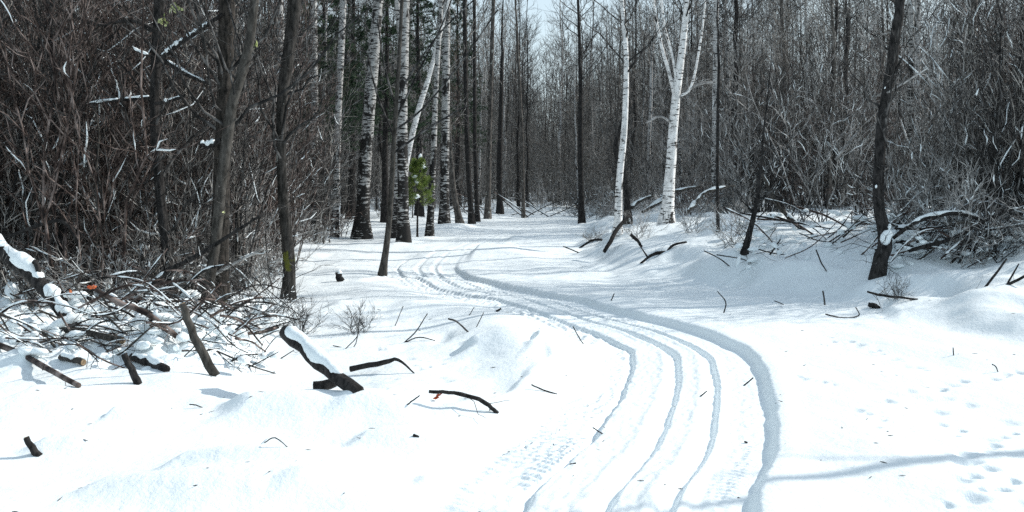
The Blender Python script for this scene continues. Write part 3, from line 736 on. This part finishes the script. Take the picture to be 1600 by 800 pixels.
def pick(l): return l[int(rng.integers(len(l)))]
kinds = {'left': 'in the forest left of the trail', 'right': 'in the forest behind the right snow bank', 'far': 'in the forest closing the far end of the trail'}
def look(root):
    m = next(c for c in root.children if c.name.startswith('trunk')).data.materials[0].name
    return {'grey_birch_bark': 'grey and black birch', 'pale_birch_bark': 'pale barked birch', 'dark_bark': 'slim dark bare tree', 'grey_bark': 'slim grey bare tree'}[m]
for side, spots in [('left', sample('left', 15, 60, 85, .6, 1.0)), ('right', sample('right', 17, 62, 80, 2.6, 1.1)), ('far', sample('far', 56, 76, 90, 0, 1.0))]:
    for x, y in spots:
        root, h = pick(TREES)
        sc = rng.uniform(.8, 1.25) * (1.08 if side == 'far' else 1)
        l = look(root)
        place(root, x, y, sc, l + ' ' + kinds[side], l + 's ' + kinds[side])
for side, spots in [('left', sample('left', 11.6, 45, 150, .0, .45, 1.35)), ('right', sample('right', 15, 48, 95, .9, .6, 1.3)), ('far', sample('far', 56, 68, 40, 0, .8))]:
    for x, y in spots:
        place(pick(SAPS_BROWN if side == 'left' else SAPS), x, y, rng.uniform(.75, 1.2), 'thin many twigged sapling ' + kinds[side], 'saplings ' + kinds[side])
for x, y in sample('left', 12.3, 28, 68, .1, .4, 1.4): place(pick(TALL), x, y, rng.uniform(.75, 1.2), 'tall bare many stemmed shrub in the thicket left of the trail', 'shrubs in the left thicket')
for x, y in sample('right', 14.5, 34, 62, 1.9, .5, 1.3): place(pick(TALLS if rng.random() < .6 else TALL), x, y, rng.uniform(.75, 1.2), 'bare shrub dotted with snow in the thicket behind the right bank', 'shrubs in the right thicket')
for x, y in sample('left', 11.2, 19, 38, -.1, .5, 1.4, maxin=5): place(pick(NEAR), x, y, rng.uniform(.75, 1.2), 'stout stemmed bare shrub at the front of the left thicket', 'stout shrubs at the front of the left thicket')
for x, y in sample('right', 14.5, 28, 26, .3, .6, 1.3, maxin=6): place(pick(NEAR_R), x, y, rng.uniform(.75, 1.2), 'stout stemmed bare shrub at the front of the right thicket', 'stout shrubs at the front of the right thicket')
for x, y in sample('left', 10.6, 30, 44, -.1, .45, 1.5, maxin=4): place(pick(LOW), x, y, rng.uniform(.7, 1.2), 'low twiggy shrub at the foot of the left forest edge', 'low shrubs along the left forest edge')
for x, y in sample('right', 13.5, 50, 52, -.2, .5, 1.3, maxin=3): place(pick(LOW), x, y, rng.uniform(.7, 1.2), 'low snow dusted shrub along the edge of the right forest', 'low shrubs along the right forest edge')
for px, py, s, lab in [(405, 505, .62, 'sprawling leafless bush left of the snowy slanting log'), (480, 520, .38, 'small twig bush right behind the slanting log'), (560, 520, .34, 'wiry little bush between the slanting log and the trail'),
                       (1000, 375, .6, 'wiry bush at the foot of the slimmer white birch'), (1080, 365, .62, 'spread twig bush right of the stouter white birch'), (1150, 385, .7, 'dark twig bush around the short leaning stem'), (1395, 470, .3, 'tiny sprig of twigs below the crooked black tree'), (930, 378, .5, 'low bare bush where the right bank begins')]:
    p = hit(px, py); place(LOW[4] if s < .5 else pick(LOW[:4]), p[0], p[1], s, lab, 'small bushes on open snow')
for root in [r for r, _ in TREES] + SAPS + SAPS_BROWN + TALL + TALLS + LOW + NEAR + NEAR_R:
    if root not in first:
        for c in list(root.children): bpy.data.objects.remove(c)
        bpy.data.objects.remove(root)

# ---------------------------------------------------------------- brush too deep in the woods to tell apart
def undergrowth():
    mb = MB()
    for x, y in sample('left', 20, 60, 150, .4, .4) + sample('right', 22, 62, 150, 2.0, .4) + sample('far', 53, 64, 70, 0, .5):
        z = hz(x, y); s = 9; a = rng.uniform(0, 6.28, s); ti = rng.uniform(.04, .5 if y < 52 else .9, s); mt = int(rng.integers(0, 3))
        d = np.column_stack([np.cos(a) * np.sin(ti), np.sin(a) * np.sin(ti), np.cos(ti)]); L = rng.uniform(1.6, 4.6, s) * (1 if y < 52 else .5)
        P = shoots(np.tile([x, y, z - .1], (s, 1)) + rng.normal(0, .2, (s, 3)) * (1, 1, 0), d, L, 6, .08, .07); mb.tubes(P, taper(np.full(s, .014), 6, .3), 3, mt)
        p, d, t = fork(P, 8, .15, 1, (.3, 1.0)); L2 = np.repeat(L, 8) * .3 * rng.uniform(.6, 1.3, len(t)); P2 = shoots(p, d, L2, 4, .1, .12); mb.tubes(P2, taper(np.full(len(p), .008), 4, .4), 3, mt)
        p, d, t = fork(P2, 2, .15, 1, (.3, 1.0)); P3 = shoots(p, d, np.repeat(L2, 2) * .45, 3, .05, .12); mb.tubes(P3, taper(np.full(len(p), .006), 3, .4), 3, mt)
    o = mb.build('undergrowth', [M['twig_grey'], M['twig_dark'], M['twig_pale']]); o['kind'] = 'stuff'
    o['label'] = 'mass of bare undergrowth deep between the forest trunks'; o['category'] = 'undergrowth'
undergrowth()

# ---------------------------------------------------------------- far woods, one mass
def distant():
    mb = MB()
    n = 860
    for k in range(n):
        y = rng.uniform(72, 150); x = rng.uniform(-.58 * y, .58 * y) if k < 600 else rng.uniform(-.2, .25) * y
        h = rng.uniform(10, 16) * (.95 if abs(x / y - .04) < .035 else 1.22); r0 = h * .006
        TP = trunk_line(h, .04, .015, 8); TP += (x, y, .4)
        mb.tubes(TP, trunk_r(r0, 8), 5, int(rng.choice([0, 1, 1, 2])))
        p, d, t = fork(TP[None], 40, .12, .97, (.45, 1.1)); L = h * (.2 * (1 - t) + .06) * rng.uniform(.6, 1.2, 40)
        P = shoots(p, d, L, 5, .25, .1); mb.tubes(P, taper(np.full(40, .018), 5, .3), 3, 3)
        p, d, t = fork(P, 6, .15, 1, (.3, 1.0)); L2 = np.repeat(L, 6) * .45 * rng.uniform(.5, 1.2, len(t)) + .1
        P = shoots(p, d, L2, 3, .12, .12); mb.tubes(P, taper(np.full(len(L2), .011), 3, .4), 3, 3)
    for k in range(900):
        y = rng.uniform(60, 120); x = rng.uniform(-.6 * y, .6 * y); s = 9
        a = rng.uniform(0, 6.28, s); ti = rng.uniform(.1, .8, s)
        d = np.column_stack([np.cos(a) * np.sin(ti), np.sin(a) * np.sin(ti), np.cos(ti)]); L = rng.uniform(1.5, 6.0, s)
        P = shoots(np.tile([x, y, .3], (s, 1)) + rng.normal(0, .3, (s, 3)) * (1, 1, 0), d, L, 5, .05, .1); mb.tubes(P, taper(np.full(s, .016), 5, .3), 3, 3)
        p, d, t = fork(P, 7, .15, 1, (.3, 1.0)); P = shoots(p, d, np.repeat(L, 7) * .35, 3, .1, .12); mb.tubes(P, taper(np.full(len(p), .008), 3, .4), 3, 3)
    o = mb.build('distant_forest', [M['bark_dark'], M['bark_grey'], M['birch_pale'], M['twig_grey']]); o['kind'] = 'stuff'
    o['label'] = 'mass of bare trees far behind the end of the trail'; o['category'] = 'forest'
distant()

# ---------------------------------------------------------------- logs, sticks and twigs lying in the snow
def stick(label, pts, dy=0, Y=None, m='bark_dark', cat='branch', name='fallen_branch', group=None, snow=None, cut=None, sides=8, twigs=0, forks=(), sink=True):
    """photo points (x, y, width); Y distance of each point, or the distance where the lowest point meets the snow"""
    if Y == 'lay': Y = [hit(p[0], min(p[1] + p[2] * .3, 799))[1] - .04 for p in pts]
    if isinstance(Y, float) and Y < 0:
        low = max(pts, key=lambda p: p[1]); Y = hit(low[0], low[1])[1] + Y
    if Y is None:
        low = max(pts, key=lambda p: p[1]); Yb = hit(low[0], low[1])[1]
        k = pts.index(low); Y = [Yb + dy * abs(i - k) / max(1, len(pts) - 1) for i in range(len(pts))]
    P, r = pxline(pts, Y, 4)
    if len(P) > 3:
        w = rng.normal(0, 1, P.shape) * (r * .12)[:, None]; P = P + w
    off = P[len(P) // 2].copy()
    mb = MB(); mb.tubes(P, r, sides, bumpy=.10, cap=True)
    for fp in forks:
        FP, fr = pxline(fp, np.interp(np.linspace(0, 1, len(fp)), [0, 1], [np.mean(Y), np.mean(Y)]), 4); mb.tubes(FP, fr, 6, bumpy=.08, cap=True)
    if twigs:
        p, d, t = fork(P[None], twigs, .15, 1, (.5, 1.1)); L = rng.uniform(.08, .35, len(t)); Q = shoots(p, d, L, 5, .1, .14)
        mb.tubes(Q, taper(np.full(len(L), .0035), 5, .3), 3)
    o = mb.build(name, M[m], None, off); o.location = off; tag(o, label, cat, group)
    if snow:
        for a, b in snow:
            sb = MB(); snow_on(sb, P, r, a, b, lift=.7, fat=.85); sb.build('snow_cover', M['snow'], o, off)
    if cut is not None:
        e, f = (P[0], P[1]) if cut == 0 else (P[-1], P[-2]); rr = r[0] if cut == 0 else r[-1]
        d = unit(e - f); cb = MB(); cb.tubes(np.array([e - d * .01, e + d * .004]), np.array([rr * .9, rr * .86]), 12, cap=True); cb.build('cut_end', M['wood'], o, off, smooth=False)
    return o

stick('thick snow topped log slanting out of the snow left of the trail', [(446, 519, 22), (500, 566, 23), (560, 614, 21)], .8, snow=[(.02, .8)], name='fallen_log', cat='log', sides=14, forks=[[(535, 588, 15), (515, 600, 17), (490, 603, 14)]])
stick('dark crooked branch reaching right from the snow topped log', [(548, 577, 9), (600, 566, 8), (622, 562, 5), (648, 584, 2)], .1, snow=None)
stick('short curved branch with an orange leaf lying on snow beside the trail', [(670, 612, 5), (700, 613, 6), (740, 621, 7), (764, 634, 7), (778, 646, 6)], 0, twigs=3)
stick('small dark stub standing in the lower left snow', [(40, 684, 9), (60, 713, 12)], 0, name='stump', cat='stump', cut=0, sides=12)
stick('brown bare pole leaning out of the snow in front of the brush pile', [(283, 474, 11), (303, 525, 13), (335, 588, 15)], .0, m='bark_smooth', name='pole', cat='pole', cut=0, sides=12)
stick('snow covered dark trunk sloping down from the left edge into the brush pile', [(-30, 372, 24), (45, 425, 23), (118, 512, 20)], 0, [10.0, 9.8, 9.4], snow=[(.08, .64), (.68, .97)], name='fallen_log', cat='log', sides=12, forks=[[(62, 440, 9), (58, 415, 9), (52, 408, 8)]])
stick('straight brown log lying level across the left brush pile', [(58, 512, 9), (120, 518, 10), (192, 533, 12)], 0, 'lay', m='bark_smooth', name='fallen_log', cat='log', cut=1)
stick('long dark branch sloping down at the left edge of the brush pile', [(-20, 530, 9), (50, 562, 9), (122, 603, 8)], 0, 'lay', m='twig_brown', twigs=6)
stick('brown branch arching over the middle of the brush pile', [(148, 452, 6), (185, 472, 9), (230, 490, 9), (276, 526, 9)], 0, -.15, m='twig_brown', twigs=4)
stick('black half buried log below the brush pile centre', [(205, 558, 12), (235, 566, 14), (262, 577, 12)], 0, 'lay', name='fallen_log', cat='log', snow=[(.05, .8)])
stick('short thick stub jutting from the snow at the pile front', [(194, 552, 10), (204, 575, 11), (216, 600, 13)], 0, name='stump', cat='stump')
stick('short log with a pale sawn face in the left brush pile', [(95, 558, 10), (130, 566, 11)], 0, 'lay', name='fallen_log', cat='log', m='bark_smooth', cut=1, snow=[(.0, .7)])
stick('pale bent branch curving up in front of the mossy trunk', [(302, 468, 5), (325, 438, 5), (350, 420, 5), (412, 388, 3)], 0, -.2, m='twig_pale', twigs=5)
stick('thin brown stick lying level right of the mossy trunk', [(372, 526, 5), (400, 518, 6), (434, 512, 5)], 0, 'lay', m='twig_brown')
stick('long snow lined branch slanting up behind the leaning pole', [(205, 478, 8), (255, 430, 8), (320, 392, 7), (410, 335, 4)], 0, -.1, snow=[(.0, .35)], twigs=6)
stick('dark branch hooking down beside the fallen snowy trunk', [(10, 370, 5), (90, 345, 6), (118, 370, 7), (135, 420, 7), (140, 470, 8)], 0, -.1, twigs=8)
stick('small dark stump in a snow hollow beside the slender sapling', [(528, 425, 9), (532, 440, 12)], 0, name='stump', cat='stump', snow=[(0, .35)])
stick('tilted dark stick propped on the slimmer white birch', [(945, 393, 6), (962, 362, 7), (983, 337, 5)], 0, twigs=3, Y=[20, 20.4, 20.8])
stick('forked root like branch lying dark on the bank below the stouter birch', [(1000, 412, 3), (1022, 397, 5), (1045, 396, 6), (1074, 402, 3)], 0, twigs=6, forks=[[(1040, 396, 4), (1052, 383, 4), (1073, 378, 3)], [(1012, 402, 3), (1004, 390, 2), (1000, 384, 2)]])
stick('snow lined fallen limb arching behind the two white birches', [(1003, 332, 4), (1028, 317, 6), (1056, 299, 5), (1095, 291, 3)], 0, 29.5, m='bark_smooth', snow=[(.02, .95)], twigs=5)
stick('snow lined broken limb slanting up right of the stouter birch', [(1074, 333, 6), (1090, 314, 7), (1106, 299, 5), (1148, 290, 3)], 0, 28, m='bark_smooth', snow=[(.02, .9)], twigs=5)
stick('thin fallen limb with snow low between the white birches', [(985, 326, 5), (1000, 314, 5), (1020, 306, 4)], 0, 29, m='bark_smooth', snow=[(.05, .95)], twigs=2)
stick('dark bow shaped stick on the bank left of the root like branch', [(905, 388, 3), (930, 374, 3.5), (958, 380, 2.5)], 0, twigs=8)
stick('broken black stub on the bank between the white birches', [(985, 366, 5), (996, 376, 5), (1003, 386, 4)], 0)
stick('long bare branch lying on the right bank with one upright fork', [(1478, 473, 6), (1530, 462, 6), (1570, 447, 5), (1612, 426, 4)], 0, twigs=4, forks=[[(1530, 461, 4), (1558, 425, 4), (1573, 404, 3)], [(1573, 445, 3), (1583, 428, 3), (1592, 412, 2)]], Y=[11.9, 11.8, 11.7, 11.6])
stick('wiry branch with small twigs on the bank below the crooked tree', [(1355, 456, 3), (1380, 462, 4), (1434, 468, 3)], 0, twigs=9)
stick('short dark chunk of wood on the bank near the crooked tree', [(1357, 476, 7), (1366, 478, 9), (1374, 482, 7)], 0)
stick('thin curved stick left of the crooked black tree', [(1312, 428, 2.5), (1335, 422, 2.5), (1363, 428, 2.5)], 0)
stick('snow laden arched bough on top of the right brush mound', [(1395, 372, 6), (1440, 343, 7), (1490, 333, 7), (1525, 340, 7), (1548, 356, 5)], 0, 13.9, snow=[(.12, .95)], twigs=10)
stick('long dark stem rising right across the brush mound', [(1420, 392, 6), (1490, 372, 6), (1540, 345, 5), (1600, 318, 4)], 0, 13.8, twigs=10)
stick('slanting pale stem in the thicket left of the crooked tree', [(1280, 388, 7), (1240, 345, 7), (1215, 320, 6), (1190, 270, 4)], 0, 17.5, m='bark_smooth', snow=[(.05, .5)], twigs=6)
stick('light fallen limb crossing the thicket above the snowy bank', [(1305, 250, 4), (1325, 225, 4), (1345, 200, 3)], 0, 19, m='twig_pale', twigs=4)
# countless sticks of the two brush piles, each its own object
def random_sticks(n, xr, yr, Yr, label, group, slope, snowp, w=(2.5, 7), lift=.35):
    for k in range(n):
        px = rng.uniform(*xr); f = rng.random(); Y = Yr[0] + (Yr[1] - Yr[0]) * f
        x = (px - 800) / F * Y; py = HZ + (CAMZ - hz(x, Y) - rng.uniform(.0, lift)) * F / Y
        L = rng.uniform(45, 150); a = rng.uniform(*slope)
        dx, dyy = math.cos(a) * L, -math.sin(a) * L; b = rng.uniform(-.2, .2) * L
        ww = rng.uniform(*w)
        pts = [(px - dx / 2, py - dyy / 2, ww), (px, py + b, ww), (px + dx / 2, py + dyy / 2, ww * .6)]
        stick(label, pts, Y=[Y - rng.uniform(-.2, .3), Y, Y + rng.uniform(-.2, .3)], m=pick(['bark_dark', 'twig_dark', 'twig_brown', 'twig_brown', 'bark_smooth']), group=group,
              snow=[(rng.uniform(0, .3), rng.uniform(.5, 1))] if rng.random() < snowp else None, sides=6, twigs=int(rng.integers(2, 8)))
random_sticks(120, (-10, 440), (592, 470), (8.25, 11.3), 'stick poking out of the snowy brush pile at the left forest edge', 'sticks in the left brush pile', (-.9, .7), .6, (1.2, 4.2), .42)
random_sticks(46, (-10, 400), (592, 540), (7.9, 9.3), 'thin stick half buried in the snow at the front of the left brush pile', 'half buried sticks before the left brush pile', (-.7, .5), .5, (1.2, 4.0), .14)
random_sticks(70, (1390, 1610), (398, 340), (13.8, 15.6), 'stick in the snow covered brush mound at the right margin', 'sticks in the right brush mound', (-.2, 1.0), .6, (1.2, 3.8), .6)
random_sticks(22, (1180, 1390), (398, 370), (15.5, 18), 'stick in the snowy tangle left of the crooked black tree', 'sticks left of the crooked tree', (-.8, 1.1), .5, (1.2, 3.5))
random_sticks(16, (700, 860), (340, 325), (46, 54), 'fallen stem in the brush where the far trail vanishes', 'fallen stems at the far end', (-.8, .5), .5, (1, 2.2))
# lumps of snow caught in the brush
def snow_lumps(name, label, n, xr, yr, Yr, s):
    mb = MB()
    for k in range(n):
        f = rng.random(); px = rng.uniform(*xr); Y = Yr[0] + (Yr[1] - Yr[0]) * f; py = yr[0] + (yr[1] - yr[0]) * f
        p = at(px, py, Y); z = hz(p[0], p[1]); r = s * rng.uniform(.5, 1.5)
        mb.blob((p[0], p[1], z + rng.uniform(-.03, .16 if Yr[0] < 12 else .45)), (r * rng.uniform(1, 2.4), r, r * .65), unit(rng.normal(0, 1, 3) * (1, 1, .2)), rough=.12)
    o = mb.build(name, M['snow']); o['kind'] = 'stuff'; o['label'] = label; o['category'] = 'snow'
snow_lumps('clumped_snow', 'lumps of snow caught among the sticks of the left brush pile', 130, (0, 430), (590, 480), (8.8, 11.8), .05)
snow_lumps('clumped_snow', 'lumps of snow caught among the half buried sticks in front of the left pile', 70, (0, 400), (590, 530), (8.0, 9.3), .045)
snow_lumps('clumped_snow', 'lumps of snow caught among the sticks of the right brush mound', 260, (1385, 1600), (395, 345), (13.8, 15.8), .045)
snow_lumps('clumped_snow', 'lumps of snow caught in the twigs left of the crooked tree', 60, (1150, 1390), (395, 370), (15, 18.5), .05)

TW = [([(632, 535, 2), (650, 518, 2), (668, 490, 1.5)], 'forked wisp of twig standing in the snow above the orange leaf branch'), ([(632, 535, 2), (655, 527, 2), (680, 532, 1.5)], 'thin twig lying level beside the forked wisp'),
      ([(617, 510, 1.6), (630, 478, 1.3)], 'single fine stalk upright behind the slanting log branch'), ([(700, 498, 3), (714, 503, 3), (732, 519, 3)], 'short dark twig on the hump left of the trail'),
      ([(733, 493, 1.5), (741, 480, 1.2)], 'fine stalk on the hump beside the short dark twig'), ([(744, 512, 1.6), (756, 488, 1.3)], 'fine stalk at the shaded hollow left of the trail'),
      ([(634, 634, 2.4), (645, 626, 2.4), (656, 618, 2)], 'small straight twig left of the orange leaf branch'), ([(830, 601, 2.6), (848, 609, 2.6), (870, 616, 2.2)], 'dark twig on the slope above the left tread track'),
      ([(905, 653, 3.2), (915, 653, 3.4), (927, 654, 3)], 'thick short twig lying on the left tread track'), ([(926, 668, 2), (943, 679, 2)], 'small slanting twig on the left tread track'),
      ([(413, 692, 1.8), (430, 684, 2), (453, 702, 1.6)], 'little arched twig in the lower left snow'), ([(296, 632, 2), (306, 633, 2), (317, 637, 1.6)], 'tiny forked twig on the snow below the leaning pole'),
      ([(1131, 489, 2), (1134, 472, 2), (1121, 455, 1.5)], 'bent upright twig alone on the flat snow right of the trail'), ([(1289, 477, 3), (1286, 454, 2.4)], 'short upright stick on the bank edge'),
      ([(1290, 491, 2.4), (1318, 497, 2.6), (1342, 493, 2.2), (1337, 480, 1.8)], 'hooked twig lying below the short upright stick'), ([(1490, 556, 2), (1489, 543, 1.6)], 'tiny upright stalk on the open right snow'),
      ([(1550, 569, 2), (1556, 573, 2), (1560, 583, 1.6)], 'small bent twig in the open snow near the right margin'), ([(1162, 603, 2.6), (1177, 590, 2)], 'small twig leaning at the right edge wall of the trail'),
      ([(1094, 620, 2.4), (1105, 611, 2)], 'small twig lying in the right ski groove'), ([(955, 470, 2), (960, 458, 1.5)], 'upright stalk beyond the bend of the trail'),
      ([(1100, 392, 2), (1122, 403, 2), (1140, 416, 2)], 'thin straight stick on the bank right of the white birches'), ([(1120, 398, 2), (1160, 405, 2), (1175, 412, 1.6)], 'thin stick lying across the bank below the leaning stem'),
      ([(1275, 390, 2.2), (1283, 410, 2.2), (1292, 425, 2)], 'slanting thin stick above the curved stick on the bank'), ([(1210, 470, 1.6), (1225, 476, 1.6)], 'tiny twig flat on the snow below the bank'), ([(645, 680, 5), (654, 683, 5)], 'dark bark chip on the snow under the orange leaf branch'),
      ([(681, 683, 3), (687, 683, 3)], 'smaller bark chip right of the dark chip'), ([(1152, 778, 4), (1158, 780, 4)], 'dark crumb of bark at the bottom of the right tread track'), ([(1163, 690, 3), (1168, 692, 3)], 'crumb of bark halfway along the right tread track'),
      ([(890, 726, 3), (900, 724, 3)], 'dark bark flake on the lower left tread track'), ([(880, 385, 2), (905, 395, 2)], 'thin stick where the far bank meets the trail'), ([(540, 545, 1.6), (560, 520, 1.6), (545, 482, 1.3)], 'curved fine stalk right of the log top'),
      ([(520, 540, 1.6), (552, 543, 1.6), (562, 506, 1.2)], 'kinked fine stalk right of the log top'), ([(895, 510, 1.8), (905, 528, 1.8), (912, 538, 1.5)], 'small twig at the inner edge of the trail bend'), ([(775, 487, 3.5), (783, 482, 3)], 'dark nub of wood on top of the hump')]
for pts, lab in TW: stick(lab, pts, m='twig_dark', name='twig', cat='twig', sides=5, twigs=0)

# crumbs of bark and needles strewn on the snow
def litter():
    mb = MB()
    for k in range(280):
        y = 4.2 + 18 * rng.random() ** 1.6; x = rng.uniform(-.56, .56) * y; z = hz(x, y); l = rng.uniform(.006, .030); a = rng.uniform(0, 6.28)
        d = np.array([math.cos(a), math.sin(a), rng.uniform(-.1, .25)]) * l; c = np.array([x, y, z + .004])
        mb.tubes(np.array([c - d, c, c + d]), np.array([.4, 1, .4]) * rng.uniform(.0012, .0036), 4, cap=True)
    o = mb.build('forest_litter', M['twig_dark']); o['kind'] = 'stuff'; o['label'] = 'tiny crumbs of bark and needles strewn over the snow'; o['category'] = 'litter'
litter()

# orange dead leaves
def leaves(label, px, py, Y, s, n):
    c = at(px, py, Y); mb = MB()
    for k in range(n):
        q = c + rng.normal(0, s * .5, 3) * (1, 1, .8); a = unit(rng.normal(0, 1, 3)); b = unit(np.cross(a, rng.normal(0, 1, 3)))
        mb.add([q + a * s, q + b * s * .5 + a * .1 * s, q - a * s, q - b * s * .5], [[0, 1, 2, 3]])
    o = mb.build('dead_leaf', M['leaf'], None, c); o.location = c; tag(o, label, 'leaf')
leaves('orange red dead leaf hanging from the short curved branch', 684, 622, hit(684, 628)[1], .028, 4)
leaves('orange dead leaves caught above the fallen snowy trunk', 141, 446, 10.2, .045, 5)
leaves('orange dead leaf cluster nearer the fallen snowy trunk top', 108, 455, 10.1, .03, 4)
leaves('reddish dead leaves at the foot of the mossy trunk', 350, 503, 10.6, .03, 4)

# ---------------------------------------------------------------- light, sky, camera
AZ, EL = R(70), R(35.5)
S = Vector((math.cos(EL) * math.sin(AZ), math.cos(EL) * math.cos(AZ), math.sin(EL)))
sun = bpy.data.lights.new('sun', 'SUN'); sun.energy = 4.4; sun.angle = R(.53); sun.color = (1, .96, .90)
so = bpy.data.objects.new('sun', sun); COL.objects.link(so); so.rotation_euler = S.to_track_quat('Z', 'Y').to_euler()
w = bpy.data.worlds.new('World'); scene.world = w; w.use_nodes = True
nt = w.node_tree; bg = nt.nodes['Background']; bg.inputs['Strength'].default_value = .15
sky = nt.nodes.new('ShaderNodeTexSky'); sky.sky_type = 'NISHITA'; sky.sun_disc = False; sky.sun_elevation = EL; sky.sun_rotation = AZ
sky.air_density = 1.0; sky.dust_density = 1.0; sky.ozone_density = 0.25
tcw = nt.nodes.new('ShaderNodeTexCoord'); cn = nt.nodes.new('ShaderNodeTexNoise'); cn.inputs['Scale'].default_value = 2.2; cn.inputs['Detail'].default_value = 5
nt.links.new(tcw.outputs['Generated'], cn.inputs['Vector'])
sz = nt.nodes.new('ShaderNodeSeparateXYZ'); nt.links.new(tcw.outputs['Generated'], sz.inputs[0])
mr = nt.nodes.new('ShaderNodeMapRange'); mr.inputs[1].default_value = .08; mr.inputs[2].default_value = .55; mr.inputs[3].default_value = .42; mr.inputs[4].default_value = .02
nt.links.new(sz.outputs[2], mr.inputs[0])
ma = nt.nodes.new('ShaderNodeMath'); nt.links.new(mr.outputs[0], ma.inputs[0]); nt.links.new(cn.outputs['Fac'], ma.inputs[1])
cr = ramp(nt, [(.3, (.0, .0, .0)), (.9, (.9, .9, .9))], ma.outputs[0])
cm = nt.nodes.new('ShaderNodeMix'); cm.data_type = 'RGBA'; nt.links.new(cr, cm.inputs[0]); nt.links.new(sky.outputs[0], cm.inputs[6]); cm.inputs[7].default_value = (6.0, 7.2, 7.7, 1)
nt.links.new(cm.outputs[2], bg.inputs[0])
cam = bpy.data.cameras.new('camera'); co = bpy.data.objects.new('camera', cam); COL.objects.link(co)
cam.sensor_width = 36; cam.lens = 36 * F / 1600; cam.shift_y = -(400 - HZ) / 1600; cam.clip_start = .1; cam.clip_end = 600
co.location = (0, 0, CAMZ); co.rotation_euler = (R(90), 0, 0); scene.camera = co
scene.view_settings.view_transform = 'Standard'; scene.view_settings.look = 'None'; scene.view_settings.exposure = -0.07; scene.view_settings.gamma = 1
scene.cycles.max_bounces = 5; scene.cycles.diffuse_bounces = 3; scene.cycles.use_denoising = False
